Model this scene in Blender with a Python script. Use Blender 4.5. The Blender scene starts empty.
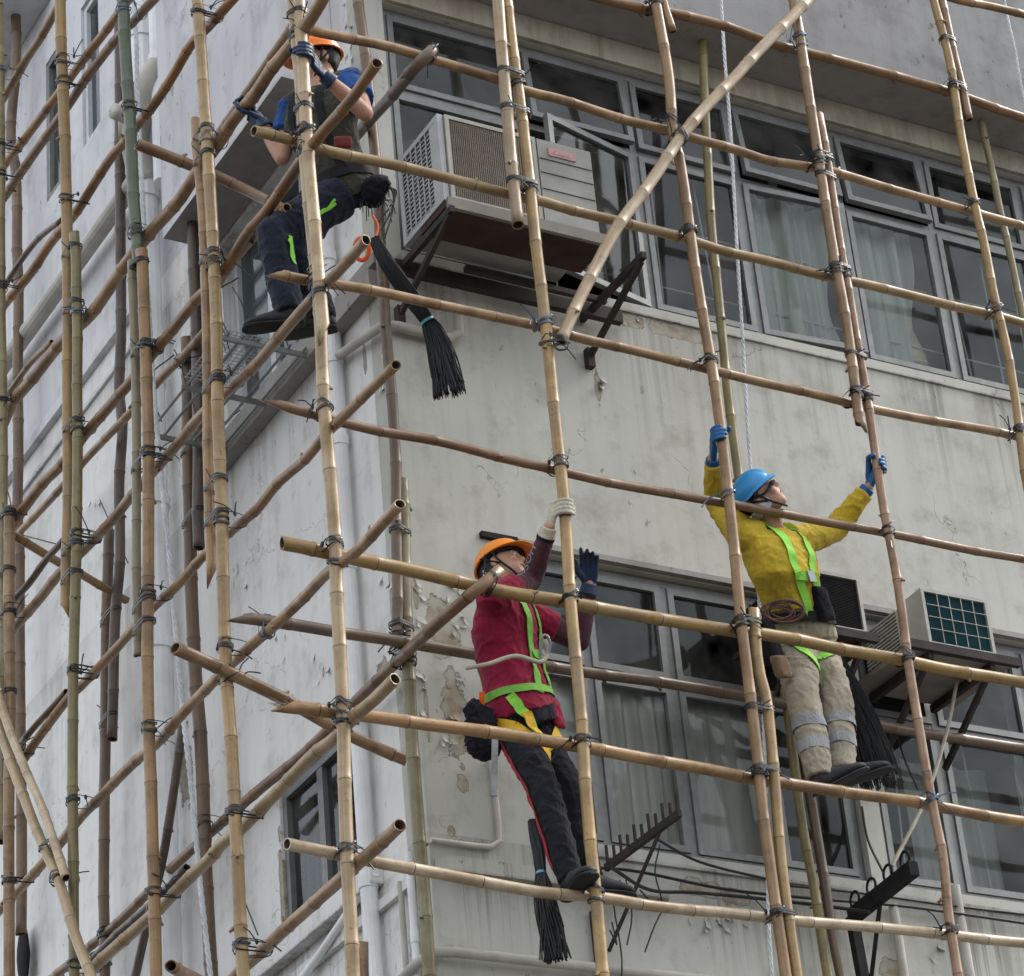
import bpy, bmesh, math, random
import numpy as np
from mathutils import Vector, Matrix, noise
from mathutils.bvhtree import BVHTree
V = Vector
S = bpy.context.scene
COL = S.collection
rnd = random.Random(7)

# ------------------------------------------------------------------ camera, world, sun, exposure
F_PX, CX, CY = 3029.83, 512, 488
ax_r = V((0.8764, -0.4741, -0.0840)); ax_f = V((0.45014, 0.74290, 0.49546))
AZ, PIT, ROL = 31.21255027, 29.6997774, 5.5393686
def _axes():
    a, b, c = (math.radians(x) for x in (AZ, PIT, ROL))
    fw = V((math.sin(a)*math.cos(b), math.cos(a)*math.cos(b), math.sin(b)))
    rt = V((math.cos(a), -math.sin(a), 0)); dn = fw.cross(rt)
    return (rt*math.cos(c)+dn*math.sin(c)), (-rt*math.sin(c)+dn*math.cos(c)), fw
RT, DN, FW = _axes()
def _ray(px, py):
    return (RT*((px-CX)/F_PX)+DN*((py-CY)/F_PX)+FW).normalized()
_c = _ray(399, 450)*14.5
CAM = V((-_c.x, -_c.y, 1.6))
def at(px, py, x=None, y=None, z=None):
    """the world point seen at a pixel that lies in a given real plane"""
    d = _ray(px, py)
    if x is not None: t = (x-CAM.x)/d.x
    elif y is not None: t = (y-CAM.y)/d.y
    else: t = (z-CAM.z)/d.z
    return CAM+d*t
def proj(p):
    v = V(p)-CAM; w = v.dot(FW)
    return V((v.dot(RT)/w*F_PX+CX, v.dot(DN)/w*F_PX+CY))

cd = bpy.data.cameras.new('camera'); cam = bpy.data.objects.new('camera', cd); COL.objects.link(cam)
cd.sensor_width = 36; cd.sensor_fit = 'HORIZONTAL'; cd.lens = F_PX/1024*36; cd.clip_end = 500; cd.clip_start = .1
m = Matrix((RT, -DN, -FW)).transposed().to_4x4(); m.translation = CAM; cam.matrix_world = m
S.camera = cam

SUN_EL, SUN_AZ = 46, 82      # azimuth measured from -Y towards +X
w = bpy.data.worlds.new('World'); S.world = w; w.use_nodes = True
nt = w.node_tree; nt.nodes.clear()
o = nt.nodes.new('ShaderNodeOutputWorld'); bg = nt.nodes.new('ShaderNodeBackground')
sky = nt.nodes.new('ShaderNodeTexSky'); sky.sky_type = 'NISHITA'; sky.sun_disc = False
sky.sun_elevation = math.radians(SUN_EL); sky.sun_rotation = math.radians(180-SUN_AZ)
sky.air_density = 1.0; sky.dust_density = 4.0; sky.ozone_density = 1.0
hs = nt.nodes.new('ShaderNodeHueSaturation'); hs.inputs['Saturation'].default_value = .34
nt.links.new(sky.outputs[0], hs.inputs['Color']); mxs = nt.nodes.new('ShaderNodeMix'); mxs.data_type = 'RGBA'; mxs.inputs[0].default_value = .6; mxs.inputs[7].default_value = (6.2, 6.5, 6.9, 1); nt.links.new(hs.outputs[0], mxs.inputs[6]); nt.links.new(mxs.outputs[2], bg.inputs[0]); nt.links.new(bg.outputs[0], o.inputs[0])
bg.inputs[1].default_value = 0.15
sd = bpy.data.lights.new('sun', 'SUN'); sd.energy = 2.0; sd.angle = math.radians(20); sd.color = (1, .96, .9)
sun = bpy.data.objects.new('sun', sd); COL.objects.link(sun)
a, e = math.radians(SUN_AZ), math.radians(SUN_EL)
sdir = V((math.sin(a)*math.cos(e), -math.cos(a)*math.cos(e), math.sin(e)))
sun.rotation_euler = sdir.to_track_quat('Z', 'Y').to_euler(); sun.location = sdir*40
S.view_settings.view_transform = 'Standard'; S.view_settings.look = 'None'
S.view_settings.exposure = 1.0; S.view_settings.gamma = 1

# ------------------------------------------------------------------ materials
def srgb(h):
    h = h.lstrip('#'); c = [int(h[i:i+2], 16)/255 for i in (0, 2, 4)]
    return tuple((x/12.92 if x <= .04045 else ((x+.055)/1.055)**2.4) for x in c)+(1,)
class NT:
    def __init__(s, name):
        s.m = bpy.data.materials.new(name); s.m.use_nodes = True; s.t = s.m.node_tree
        s.b = s.t.nodes['Principled BSDF']; s.o = s.t.nodes['Material Output']
    def n(s, ty, ins=None, **kw):
        x = s.t.nodes.new(ty)
        for k, v in kw.items(): setattr(x, k, v)
        for k, v in (ins or {}).items(): s.set(x.inputs[k], v)
        return x
    def set(s, sock, v):
        if hasattr(v, 'bl_idname') and hasattr(v, 'outputs'): v = v.outputs[0]
        if isinstance(v, bpy.types.NodeSocket): s.t.links.new(v, sock)
        else: sock.default_value = v
    def math(s, op, a, b=None, c=None, clamp=False):
        x = s.n('ShaderNodeMath', operation=op, use_clamp=clamp)
        for i, v in enumerate((a, b, c)):
            if v is not None: s.set(x.inputs[i], v)
        return x.outputs[0]
    def mix(s, f, a, b):
        x = s.n('ShaderNodeMix', data_type='RGBA'); s.set(x.inputs[0], f); s.set(x.inputs[6], a); s.set(x.inputs[7], b)
        return x.outputs[2]
    def noise(s, vec, scale, detail=4, rough=.55, out=0):
        x = s.n('ShaderNodeTexNoise', {'Scale': scale, 'Detail': detail, 'Roughness': rough}); s.set(x.inputs['Vector'], vec); return x.outputs[out]
    def ramp(s, v, lo, hi):
        x = s.n('ShaderNodeMapRange', {1: lo, 2: hi}); s.set(x.inputs[0], v); return x.outputs[0]
    def mapping(s, vec, sc=(1, 1, 1), loc=(0, 0, 0), rot=(0, 0, 0)):
        x = s.n('ShaderNodeMapping'); s.set(x.inputs[0], vec); x.inputs['Scale'].default_value = sc; x.inputs['Location'].default_value = loc; x.inputs['Rotation'].default_value = rot
        return x.outputs[0]
    def bump(s, h, st=.3, d=.01, nrm=None):
        x = s.n('ShaderNodeBump', {'Strength': st, 'Distance': d}); s.set(x.inputs['Height'], h)
        if nrm is not None: s.set(x.inputs['Normal'], nrm)
        s.set(s.b.inputs['Normal'], x.outputs[0]); return x.outputs[0]
    def coord(s, k='Object'): return s.n('ShaderNodeTexCoord').outputs[k]
    def wpos(s): return s.n('ShaderNodeNewGeometry').outputs['Position']
def c3(r, g, b): return (r, g, b, 1)

def mat_simple(name, col, rough=.6, var=.25, nscale=20, metal=0, spec=.4, bump=.2, bscale=60, bd=.002):
    t = NT(name); co = t.wpos()
    n1 = t.noise(co, nscale, 5); n2 = t.noise(co, nscale*.15, 3)
    d = tuple(x*(1-var) for x in col[:3])+(1,); l = tuple(min(1, x*(1+var*.6)) for x in col[:3])+(1,)
    f = t.math('MULTIPLY_ADD', n1, .5, t.math('MULTIPLY', n2, .5))
    t.set(t.b.inputs['Base Color'], t.mix(t.ramp(f, .35, .65), d, l))
    t.set(t.b.inputs['Roughness'], rough); t.set(t.b.inputs['Metallic'], metal); t.set(t.b.inputs['Specular IOR Level'], spec)
    if bump: t.bump(t.noise(co, bscale, 3), bump, bd)
    return t.m

def mat_cloth(name, col, var=.3, sheen=.1):
    t = NT(name); co = t.wpos()
    n1 = t.noise(co, 9, 4); n2 = t.noise(co, 90, 3)
    d = tuple(x*(1-var) for x in col[:3])+(1,); l = tuple(min(1, x*(1+var*.5)) for x in col[:3])+(1,)
    t.set(t.b.inputs['Base Color'], t.mix(t.ramp(t.math('MULTIPLY_ADD', n2, .35, t.math('MULTIPLY', n1, .65)), .38, .62), d, l))
    t.set(t.b.inputs['Roughness'], .9); t.set(t.b.inputs['Specular IOR Level'], .15); t.set(t.b.inputs['Sheen Weight'], sheen)
    b1 = t.n('ShaderNodeBump', {'Strength': .8, 'Distance': .02}); w1 = t.n('ShaderNodeTexNoise', {'Scale': 11.0, 'Detail': 3.0, 'Distortion': 1.2}); t.set(w1.inputs['Vector'], t.mapping(co, (1, 1, .6))); t.set(b1.inputs['Height'], t.math('ABSOLUTE', t.math('SUBTRACT', w1.outputs[0], .5)))
    t.bump(n2, .3, .002, b1.outputs[0])
    return t.m

def mat_bamboo(name, col, dark, mott=.5, green=None, nod=False):
    t = NT(name); uv = t.coord('UV'); rn = t.n('ShaderNodeObjectInfo').outputs['Random']; co = t.wpos()
    off = t.n('ShaderNodeCombineXYZ', {0: 0.0}); t.set(off.inputs[1], t.math('MULTIPLY', rn, 37.0)); t.set(off.inputs[2], t.math('MULTIPLY', rn, 91.0))
    va = t.n('ShaderNodeVectorMath', operation='ADD'); t.set(va.inputs[0], t.mapping(uv, (9, .8, 1))); t.set(va.inputs[1], off.outputs[0])
    st = t.noise(va.outputs[0], 2.2, 4, .6)                 # long fibres
    vb = t.n('ShaderNodeVectorMath', operation='ADD'); t.set(vb.inputs[0], co); t.set(vb.inputs[1], off.outputs[0])
    blot = t.noise(vb.outputs[0], 4.5, 5, .65); fine = t.noise(vb.outputs[0], 34, 4, .7)
    hv = t.n('ShaderNodeHueSaturation'); t.set(hv.inputs['Color'], col)
    t.set(hv.inputs['Value'], t.math('MULTIPLY_ADD', rn, .38, .66)); t.set(hv.inputs['Saturation'], t.math('MULTIPLY_ADD', t.math('FRACT', t.math('MULTIPLY', rn, 7.3)), .4, .75))
    c = t.mix(t.math('MULTIPLY', t.ramp(blot, .44, .60), mott*1.25), hv.outputs[0], dark)
    c = t.mix(t.math('MULTIPLY', t.ramp(st, .42, .66), .50), c, tuple(x*.62 for x in col[:3])+(1,))
    c = t.mix(t.math('MULTIPLY', t.ramp(st, .52, .32), .30), c, tuple(min(1, x*1.3) for x in col[:3])+(1,))
    c = t.mix(t.math('MULTIPLY', t.ramp(fine, .58, .72), .6), c, tuple(x*.4 for x in dark[:3])+(1,))
    wth = t.math('MULTIPLY', t.ramp(t.math('FRACT', t.math('MULTIPLY', rn, 13.7)), .45, 1.0), t.ramp(t.noise(vb.outputs[0], 2.3, 4), .40, .62))
    c = t.mix(t.math('MULTIPLY', wth, .35), c, c3(.19, .165, .13))
    if nod: c = t.mix(.85, c, c3(.05, .028, .016))
    t.set(t.b.inputs['Base Color'], c)
    t.set(t.b.inputs['Roughness'], t.math('MULTIPLY_ADD', fine, .3, .26)); t.set(t.b.inputs['Specular IOR Level'], .45)
    t.bump(t.math('ADD', st, t.math('MULTIPLY', fine, .5)), .25, .002)
    return t.m

def mat_wall(name, base, dark, warm, patches=(), axis=0, drips=(), streak=.30, crack=.8, cscale=1.0):
    """painted render: faint streaks, grime, hair cracks, peeled patches with an outline of their own"""
    t = NT(name); co = t.wpos()
    big = t.noise(co, .9, 5, .6); mid = t.noise(co, 4.2, 6, .65); fin = t.noise(co, 38, 5, .7)
    stk = t.noise(t.mapping(co, (7, 7, .45)), 1.5, 5, .6); stk2 = t.noise(t.mapping(co, (22, 22, .8)), 1.2, 4, .6)
    c = t.mix(t.ramp(big, .35, .68), base, warm)
    c = t.mix(t.math('MULTIPLY', t.ramp(stk, .48, .76), streak), c, dark)
    c = t.mix(t.math('MULTIPLY', t.ramp(stk2, .55, .80), streak*.25), c, dark)
    c = t.mix(t.math('MULTIPLY', t.ramp(mid, .52, .74), .42), c, dark)
    if drips:
        sz = t.n('ShaderNodeSeparateXYZ'); t.set(sz.inputs[0], co); dn_ = t.noise(t.mapping(co, (26, 26, .35)), 1.0, 5, .75); dm = t.noise(t.mapping(co, (2.2, 2.2, .2)), 1.0, 3)
        for (zt, ln, am) in drips:
            g_ = t.math('MULTIPLY', t.ramp(sz.outputs[2], zt-ln, zt), t.math('LESS_THAN', sz.outputs[2], zt+.01))
            v_ = t.math('MULTIPLY', t.ramp(t.math('ADD', dn_, t.math('MULTIPLY', g_, .20)), .60, .82), t.math('MULTIPLY', g_, t.ramp(dm, .42, .60)))
            c = t.mix(t.math('MULTIPLY', v_, am), c, tuple(x*.42 for x in dark[:3])+(1,))
            c = t.mix(t.math('MULTIPLY', t.math('MULTIPLY', t.math('POWER', g_, 5), t.ramp(mid, .3, .6)), am*.5), c, dark)
    chp = t.noise(t.mapping(co, (1, 1, .45), (7, 2, 5)), 17, 3, .6); c = t.mix(t.math('MULTIPLY', t.math('MULTIPLY', t.ramp(chp, .66, .69), t.ramp(t.noise(co, 1.3, 3), .46, .58)), .6), c, tuple(x*.5 for x in dark[:3])+(1,))
    c = t.mix(t.math('MULTIPLY', t.ramp(t.noise(co, 2.1, 8, .72), .50, .70), .42), c, dark)
    # specks
    c = t.mix(t.math('MULTIPLY', t.ramp(fin, .70, .76), .5), c, tuple(x*.35 for x in dark[:3])+(1,))
    # hair cracks
    wob = t.n('ShaderNodeVectorMath', operation='MULTIPLY_ADD'); t.set(wob.inputs[0], t.noise(co, 3.0, 4, .6, out=1)); wob.inputs[1].default_value = (.55, .55, .55); t.set(wob.inputs[2], co)
    vo = t.n('ShaderNodeTexVoronoi', {'Scale': 1.15*cscale}, feature='DISTANCE_TO_EDGE'); t.set(vo.inputs['Vector'], wob.outputs[0])
    ed = t.ramp(vo.outputs[0], .006, .001); msk = t.ramp(t.noise(co, 1.7, 3), .52, .58)
    ck = t.math('MULTIPLY', t.math('MULTIPLY', ed, msk), crack*.5)
    c = t.mix(ck, c, tuple(x*.28 for x in dark[:3])+(1,))
    # small curled-paint marks: voronoi cells edges in sparse spots
    vo2 = t.n('ShaderNodeTexVoronoi', {'Scale': 9}, feature='DISTANCE_TO_EDGE'); t.set(vo2.inputs['Vector'], t.mapping(wob.outputs[0], (1, 1, .45)))
    ed2 = t.ramp(vo2.outputs[0], .035, .008); msk2 = t.ramp(t.noise(t.mapping(co, (1, 1, .7), (3, 5, 1)), 2.6, 4), .645, .69)
    ck2 = t.math('MULTIPLY', t.math('MULTIPLY', ed2, msk2), crack*0.0)
    c = t.mix(ck2, c, tuple(x*.3 for x in dark[:3])+(1,))
    h = t.math('MULTIPLY', t.math('ADD', ck, ck2), -1.5)
    if patches:
        tot = None
        sep = t.n('ShaderNodeSeparateXYZ'); t.set(sep.inputs[0], co)
        for (u, z, ru, rz) in patches:
            du = t.math('DIVIDE', t.math('SUBTRACT', sep.outputs[axis], u), ru); dz = t.math('DIVIDE', t.math('SUBTRACT', sep.outputs[2], z), rz)
            d = t.math('ADD', t.math('MULTIPLY', du, du), t.math('MULTIPLY', dz, dz))
            k = t.math('SUBTRACT', 1.0, d)
            tot = k if tot is None else t.math('MAXIMUM', tot, k)
        nn = t.noise(co, 13, 4, .6)
        pv = t.math('MULTIPLY_ADD', t.math('SUBTRACT', nn, .5), 3.4, tot)
        inside = t.ramp(pv, .22, .27); edge = t.math('MULTIPLY', t.ramp(pv, .14, .22), t.ramp(pv, .42, .26))
        c = t.mix(inside, c, t.mix(t.ramp(nn, .42, .60), c3(.30, .25, .17), c3(.38, .36, .31)))
        c = t.mix(t.math('MULTIPLY', edge, .55), c, c3(.07, .06, .05))
        h = t.math('SUBTRACT', h, t.math('MULTIPLY', inside, 2.0))
    t.set(t.b.inputs['Base Color'], c); t.set(t.b.inputs['Roughness'], .88); t.set(t.b.inputs['Specular IOR Level'], .2)
    h = t.math('ADD', h, t.math('MULTIPLY_ADD', mid, .9, t.math('MULTIPLY', fin, .22)))
    t.bump(h, .5, .006)
    return t.m

def mat_glass(name, tint=(.90, .93, .92)):
    t = NT(name); t.t.nodes.remove(t.b)
    tr = t.n('ShaderNodeBsdfTransparent'); tr.inputs[0].default_value = tint+(1,)
    gl = t.n('ShaderNodeBsdfGlossy', {'Roughness': .04}); gl.inputs[0].default_value = (.85, .9, .92, 1)
    fr = t.n('ShaderNodeFresnel', {'IOR': 1.38})
    co = t.wpos(); b = t.n('ShaderNodeBump', {'Strength': .15, 'Distance': .01}); t.set(b.inputs['Height'], t.noise(co, 1.6, 2)); t.set(gl.inputs['Normal'], b.outputs[0])
    mx = t.n('ShaderNodeMixShader'); t.set(mx.inputs[0], fr.outputs[0]); t.set(mx.inputs[1], tr.outputs[0]); t.set(mx.inputs[2], gl.outputs[0])
    df = t.n('ShaderNodeBsdfDiffuse'); df.inputs[0].default_value = (.35, .35, .33, 1)      # a film of dust
    m2 = t.n('ShaderNodeMixShader'); t.set(m2.inputs[0], t.math('MULTIPLY', t.ramp(t.noise(co, 3.5, 5), .32, .75), .20)); t.set(m2.inputs[1], mx.outputs[0]); t.set(m2.inputs[2], df.outputs[0])
    t.set(t.o.inputs[0], m2.outputs[0]); return t.m

def mat_curtain(name, col):
    t = NT(name); co = t.wpos()
    n = t.noise(t.mapping(co, (14, 14, .8)), 1.2, 3)
    t.set(t.b.inputs['Base Color'], t.mix(t.ramp(n, .35, .7), col, tuple(x*.6 for x in col[:3])+(1,)))
    t.set(t.b.inputs['Roughness'], .95); t.set(t.b.inputs['Specular IOR Level'], .1)
    return t.m

BAM = {}
for k, (c, d, mo) in dict(
        tan=(c3(.35, .208, .092), c3(.13, .068, .028), .7), pale=(c3(.47, .35, .205), c3(.26, .165, .085), .65),
        gold=(c3(.40, .265, .11), c3(.165, .09, .034), .6), olive=(c3(.245, .205, .09), c3(.12, .085, .036), .6),
        green=(c3(.085, .115, .065), c3(.06, .065, .04), .6), brown=(c3(.175, .108, .058), c3(.08, .055, .038), .7),
        dark=(c3(.115, .08, .058), c3(.05, .035, .028), .7), red=(c3(.29, .158, .070), c3(.115, .058, .026), .7)).items():
    BAM[k] = (mat_bamboo('bamboo_'+k, c, d, mo), mat_bamboo('bamboo_node_'+k, c, d, mo, nod=True))
M = dict(
    bam_in=mat_simple('bamboo_inside', c3(.05, .032, .02), .9),
    tie=mat_simple('black_plastic_tie', c3(.014, .017, .022), .42, .3, spec=.5, bump=.3, bscale=90),
    redstripe=mat_simple('red_stripe_cloth', c3(.32, .015, .03), .8, .2),
    strand=mat_simple('black_plastic_strand', c3(.006, .007, .010), .5, .5, spec=.35, bump=0),
    tie_blue=mat_simple('bluish_plastic_tie', c3(.06, .10, .16), .3, .3, spec=.6),
    front=mat_wall('front_wall_render', c3(.465, .46, .41), c3(.25, .235, .20), c3(.52, .515, .465),
                   patches=((-.0+.13, 8.05, .07, .18), (.19, 7.60, .07, .26), (.20, 7.98, .05, .09), (.03, 8.2, .015, .10), (.20, 7.26, .035, .05), (.12, 7.02, .025, .03), (.04, 7.6, .012, .22),
                            (1.35, 10.06, .22, .05), (1.7, 10.05, .25, .05), (1.42, 6.90, .14, .05), (1.6, 6.88, .1, .05), (2.45, 6.60, .08, .08), (1.17, 9.60, .02, .12)), axis=0, drips=((10.10, 1.1, .7), (6.99, .9, .8), (6.80, .5, .6))),
    side=mat_wall('side_wall_render', c3(.71, .705, .685), c3(.42, .40, .365), c3(.77, .765, .745), patches=((.33, 7.95, .07, .09), (.28, 9.65, .02, .10), (1.52, 7.35, .03, .28), (2.62, 8.45, .10, .22)), axis=1, streak=.3, crack=.7, drips=((9.93, 1.0, .6), (6.93, .6, .7), (11.45, .9, .8))),
    lilac=mat_wall('upper_side_render', c3(.60, .60, .615), c3(.36, .36, .37), c3(.67, .665, .68), axis=1, streak=.4),
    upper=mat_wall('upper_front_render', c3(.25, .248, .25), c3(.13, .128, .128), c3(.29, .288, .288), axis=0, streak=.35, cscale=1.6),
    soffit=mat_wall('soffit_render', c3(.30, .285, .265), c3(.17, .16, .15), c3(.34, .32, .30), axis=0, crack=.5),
    beam=mat_wall('stained_beam', c3(.40, .36, .28), c3(.17, .14, .10), c3(.44, .40, .33), axis=0, streak=.7, crack=.9, cscale=2.5),
    alu=mat_simple('weathered_aluminium', c3(.20, .205, .20), .5, .25, metal=.35, spec=.5, bump=.1),
    alu2=mat_simple('white_window_frame', c3(.55, .58, .60), .5, .15, bump=.1),
    glass=mat_glass('window_glass'), glassd=mat_glass('dark_window_glass', (.40, .46, .48)),
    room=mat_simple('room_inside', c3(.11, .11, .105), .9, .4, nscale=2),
    cur=mat_curtain('curtain_grey', c3(.62, .61, .56)), cur2=mat_curtain('curtain_green', c3(.45, .49, .44)),
    pipe=mat_simple('white_plastic_pipe', c3(.80, .81, .82), .5, .18, nscale=6, bump=.15),
    pipec=mat_simple('cream_painted_pipe', c3(.48, .46, .40), .7, .3, nscale=8, bump=.3),
    rust=mat_simple('rusty_steel', c3(.045, .034, .030), .85, .5, nscale=14, bump=.5, bd=.004),
    blk=mat_simple('dark_steel', c3(.02, .02, .022), .8, .4, spec=.15),
    white=mat_simple('white_paint_metal', c3(.47, .48, .49), .5, .25, nscale=7),
    cream=mat_simple('cream_casing', c3(.40, .39, .345), .55, .3, nscale=7),
    casing=mat_simple('grey_casing_panel', c3(.28, .275, .255), .55, .3, nscale=6),
    grille=mat_simple('brown_grille', c3(.20, .165, .13), .7, .3),
    dark=mat_simple('dark_recess', c3(.012, .014, .015), .8, .2),
    teal=mat_simple('teal_fins', c3(.010, .034, .040), .9, .4, spec=.05),
    ply=mat_simple('grey_plywood', c3(.26, .235, .20), .85, .4, nscale=5),
    plyr=mat_simple('rotten_plywood', c3(.07, .035, .025), .9, .6, nscale=5),
    redlab=mat_simple('faded_red_label', c3(.46, .23, .23), .6, .15, nscale=30), whitelab=mat_simple('faded_white_letters', c3(.55, .43, .42), .6, .1),
    rope=mat_simple('white_rope', c3(.58, .60, .62), .8, .25, nscale=60), ropet=mat_simple('tan_cord', c3(.36, .32, .25), .8, .3),
    cable=mat_simple('black_cable', c3(.02, .02, .02), .6, .3),
    skin=mat_simple('skin', c3(.42, .23, .155), .55, .15, nscale=18, spec=.4, bump=.15), lips=mat_simple('lips', c3(.30, .11, .09), .5, .1),
    hair=mat_simple('black_hair', c3(.012, .011, .010), .6, .3), eye=mat_simple('eye', c3(.5, .5, .48), .3, .05),
    maroon=mat_cloth('maroon_cotton', c3(.24, .012, .04), .22), purple=mat_cloth('purple_sleeve_fabric', c3(.075, .03, .042)),
    black=mat_cloth('black_cotton', c3(.013, .013, .018), .4, .05), yellow=mat_cloth('mustard_cotton', c3(.50, .36, .035), .2),
    khaki=mat_cloth('khaki_cotton', c3(.31, .27, .205), .2), refl=mat_cloth('grey_reflective_band', c3(.27, .28, .28)),
    olivec=mat_cloth('olive_cotton', c3(.062, .062, .048)), bluec=mat_cloth('blue_cotton', c3(.02, .075, .26)), navy=mat_cloth('navy_cotton', c3(.014, .018, .030), .4),
    gblue=mat_simple('blue_rubber_glove', c3(.008, .085, .23), .5, .35, nscale=30, bump=.4), gnavy=mat_simple('navy_rubber_glove', c3(.012, .03, .07), .5, .35, nscale=30, bump=.4),
    gcream=mat_cloth('cream_knit_glove', c3(.46, .43, .34)),
    shoe=mat_simple('black_shoe', c3(.014, .014, .017), .65, .3), sole=mat_simple('shoe_sole', c3(.03, .03, .032), .8, .3),
    orange=mat_simple('orange_helmet_shell', c3(.78, .17, .012), .38, .12, nscale=12, bump=.05), oyel=mat_simple('orange_yellow_helmet_shell', c3(.80, .24, .012), .38, .12, nscale=12, bump=.05),
    bhel=mat_simple('blue_helmet_shell', c3(.025, .24, .52), .35, .12, nscale=12, bump=.05),
    lime=mat_simple('lime_webbing', c3(.24, .60, .06), .75, .15, nscale=40), amber=mat_simple('amber_webbing', c3(.62, .38, .02), .75, .2, nscale=40), green=mat_simple('green_webbing', c3(.17, .42, .06), .8, .2, nscale=40),
    steel=mat_simple('bright_steel', c3(.35, .36, .37), .4, .1, metal=.6), orangep=mat_simple('orange_plastic', c3(.75, .12, .02), .5, .1), redc=mat_simple('dark_red_cord', c3(.16, .03, .03), .8, .2), brownc=mat_simple('brown_rope', c3(.13, .07, .055), .85, .3),
    tarmac=mat_simple('asphalt', c3(.05, .05, .052), .9, .3, nscale=3), pave=mat_simple('paving', c3(.22, .21, .20), .9, .3, nscale=3),
    teal2=mat_simple('light_blue_tape', c3(.10, .34, .42), .5, .1), cardb=mat_simple('dirty_cloth', c3(.40, .36, .26), .9, .4, nscale=20), tanb=mat_simple('tan_cloth', c3(.24, .16, .10), .9, .3),
)

# ------------------------------------------------------------------ mesh helpers
class MB:
    def __init__(s): s.v = []; s.f = []; s.mi = []; s.uv = {}
    def quad(s, pts, mi=0):
        n = len(s.v); s.v += [V(p) for p in pts]; s.f.append(tuple(range(n, n+len(pts)))); s.mi.append(mi); return s
    def box(s, a, b, mi=0):
        x0, x1 = sorted((a[0], b[0])); y0, y1 = sorted((a[1], b[1])); z0, z1 = sorted((a[2], b[2]))
        n = len(s.v); s.v += [V(p) for p in ((x0, y0, z0), (x1, y0, z0), (x1, y1, z0), (x0, y1, z0), (x0, y0, z1), (x1, y0, z1), (x1, y1, z1), (x0, y1, z1))]
        for f in ((0, 3, 2, 1), (4, 5, 6, 7), (0, 1, 5, 4), (1, 2, 6, 5), (2, 3, 7, 6), (3, 0, 4, 7)): s.f.append(tuple(n+i for i in f)); s.mi.append(mi)
        return s
    def obox(s, c, ax, hs, mi=0):
        """oriented box: centre, three unit axes, half sizes"""
        n = len(s.v); c = V(c)
        for k in ((-1, -1, -1), (1, -1, -1), (1, 1, -1), (-1, 1, -1), (-1, -1, 1), (1, -1, 1), (1, 1, 1), (-1, 1, 1)):
            s.v.append(c+ax[0]*(k[0]*hs[0])+ax[1]*(k[1]*hs[1])+ax[2]*(k[2]*hs[2]))
        for f in ((0, 3, 2, 1), (4, 5, 6, 7), (0, 1, 5, 4), (1, 2, 6, 5), (2, 3, 7, 6), (3, 0, 4, 7)): s.f.append(tuple(n+i for i in f)); s.mi.append(mi)
        return s
    def bar(s, a, b, w, h=None, up=(0, 0, 1), mi=0):
        a, b = V(a), V(b); d = (b-a).normalized(); u = V(up)
        if abs(d.dot(u)) > .95: u = V((0, 1, 0))
        r = d.cross(u).normalized(); u = r.cross(d)
        return s.obox((a+b)/2, (d, r, u), ((b-a).length/2, w/2, (h or w)/2), mi)
    def tube(s, pts, r, n=8, closed=False, cap=True, mi=0, flat=None):
        pts = [V(p) for p in pts]; N = len(pts); rr = r if hasattr(r, '__len__') else [r]*N
        base = len(s.v); pr = None
        for i in range(N):
            a = pts[(i-1) % N] if (closed or i > 0) else pts[0]; b = pts[(i+1) % N] if (closed or i < N-1) else pts[-1]
            d = (b-a); d = d.normalized() if d.length > 1e-9 else V((0, 0, 1))
            if pr is None:
                u = V((0, 0, 1)) if abs(d.z) < .9 else V((0, 1, 0)); pr = d.cross(u).normalized()
            pr = (pr-d*pr.dot(d)); pr = pr.normalized() if pr.length > 1e-6 else d.orthogonal().normalized()
            q = d.cross(pr)
            for k in range(n):
                an = 2*math.pi*k/n; s.v.append(pts[i]+(pr*math.cos(an)+q*math.sin(an))*rr[i])
        for i in range(N if closed else N-1):
            j = (i+1) % N
            for k in range(n):
                l = (k+1) % n; s.f.append((base+i*n+k, base+i*n+l, base+j*n+l, base+j*n+k)); s.mi.append(mi)
        if cap and not closed:
            s.f.append(tuple(base+k for k in reversed(range(n)))); s.mi.append(mi)
            s.f.append(tuple(base+(N-1)*n+k for k in range(n))); s.mi.append(mi)
        return s
    def build(s, name, mats, parent=None, smooth=False, fix=True):
        me = bpy.data.meshes.new(name); org = parent_origin(parent)
        me.from_pydata([tuple(v-org) for v in s.v], [], s.f)
        for mm in (mats if isinstance(mats, (list, tuple)) else [mats]): me.materials.append(mm)
        me.polygons.foreach_set('material_index', s.mi)
        if smooth: me.polygons.foreach_set('use_smooth', [True]*len(me.polygons))
        if fix:
            bm = bmesh.new(); bm.from_mesh(me); bmesh.ops.recalc_face_normals(bm, faces=bm.faces); bm.to_mesh(me); bm.free()
        o = bpy.data.objects.new(name, me); COL.objects.link(o)
        if parent is not None: o.parent = parent
        return o
_org = {}
def parent_origin(p):
    o = V((0, 0, 0))
    while p is not None:
        o = o+V(p.location); p = p.parent
    return o
def tag(o, label=None, cat=None, group=None, kind=None):
    if label: o['label'] = label
    if cat: o['category'] = cat
    if group: o['group'] = group
    if kind: o['kind'] = kind
    return o
def thing(name, loc, label, cat, group=None):
    o = bpy.data.objects.new(name, None); o.location = loc; COL.objects.link(o); o.empty_display_size = .1
    return tag(o, label, cat, group)
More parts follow.
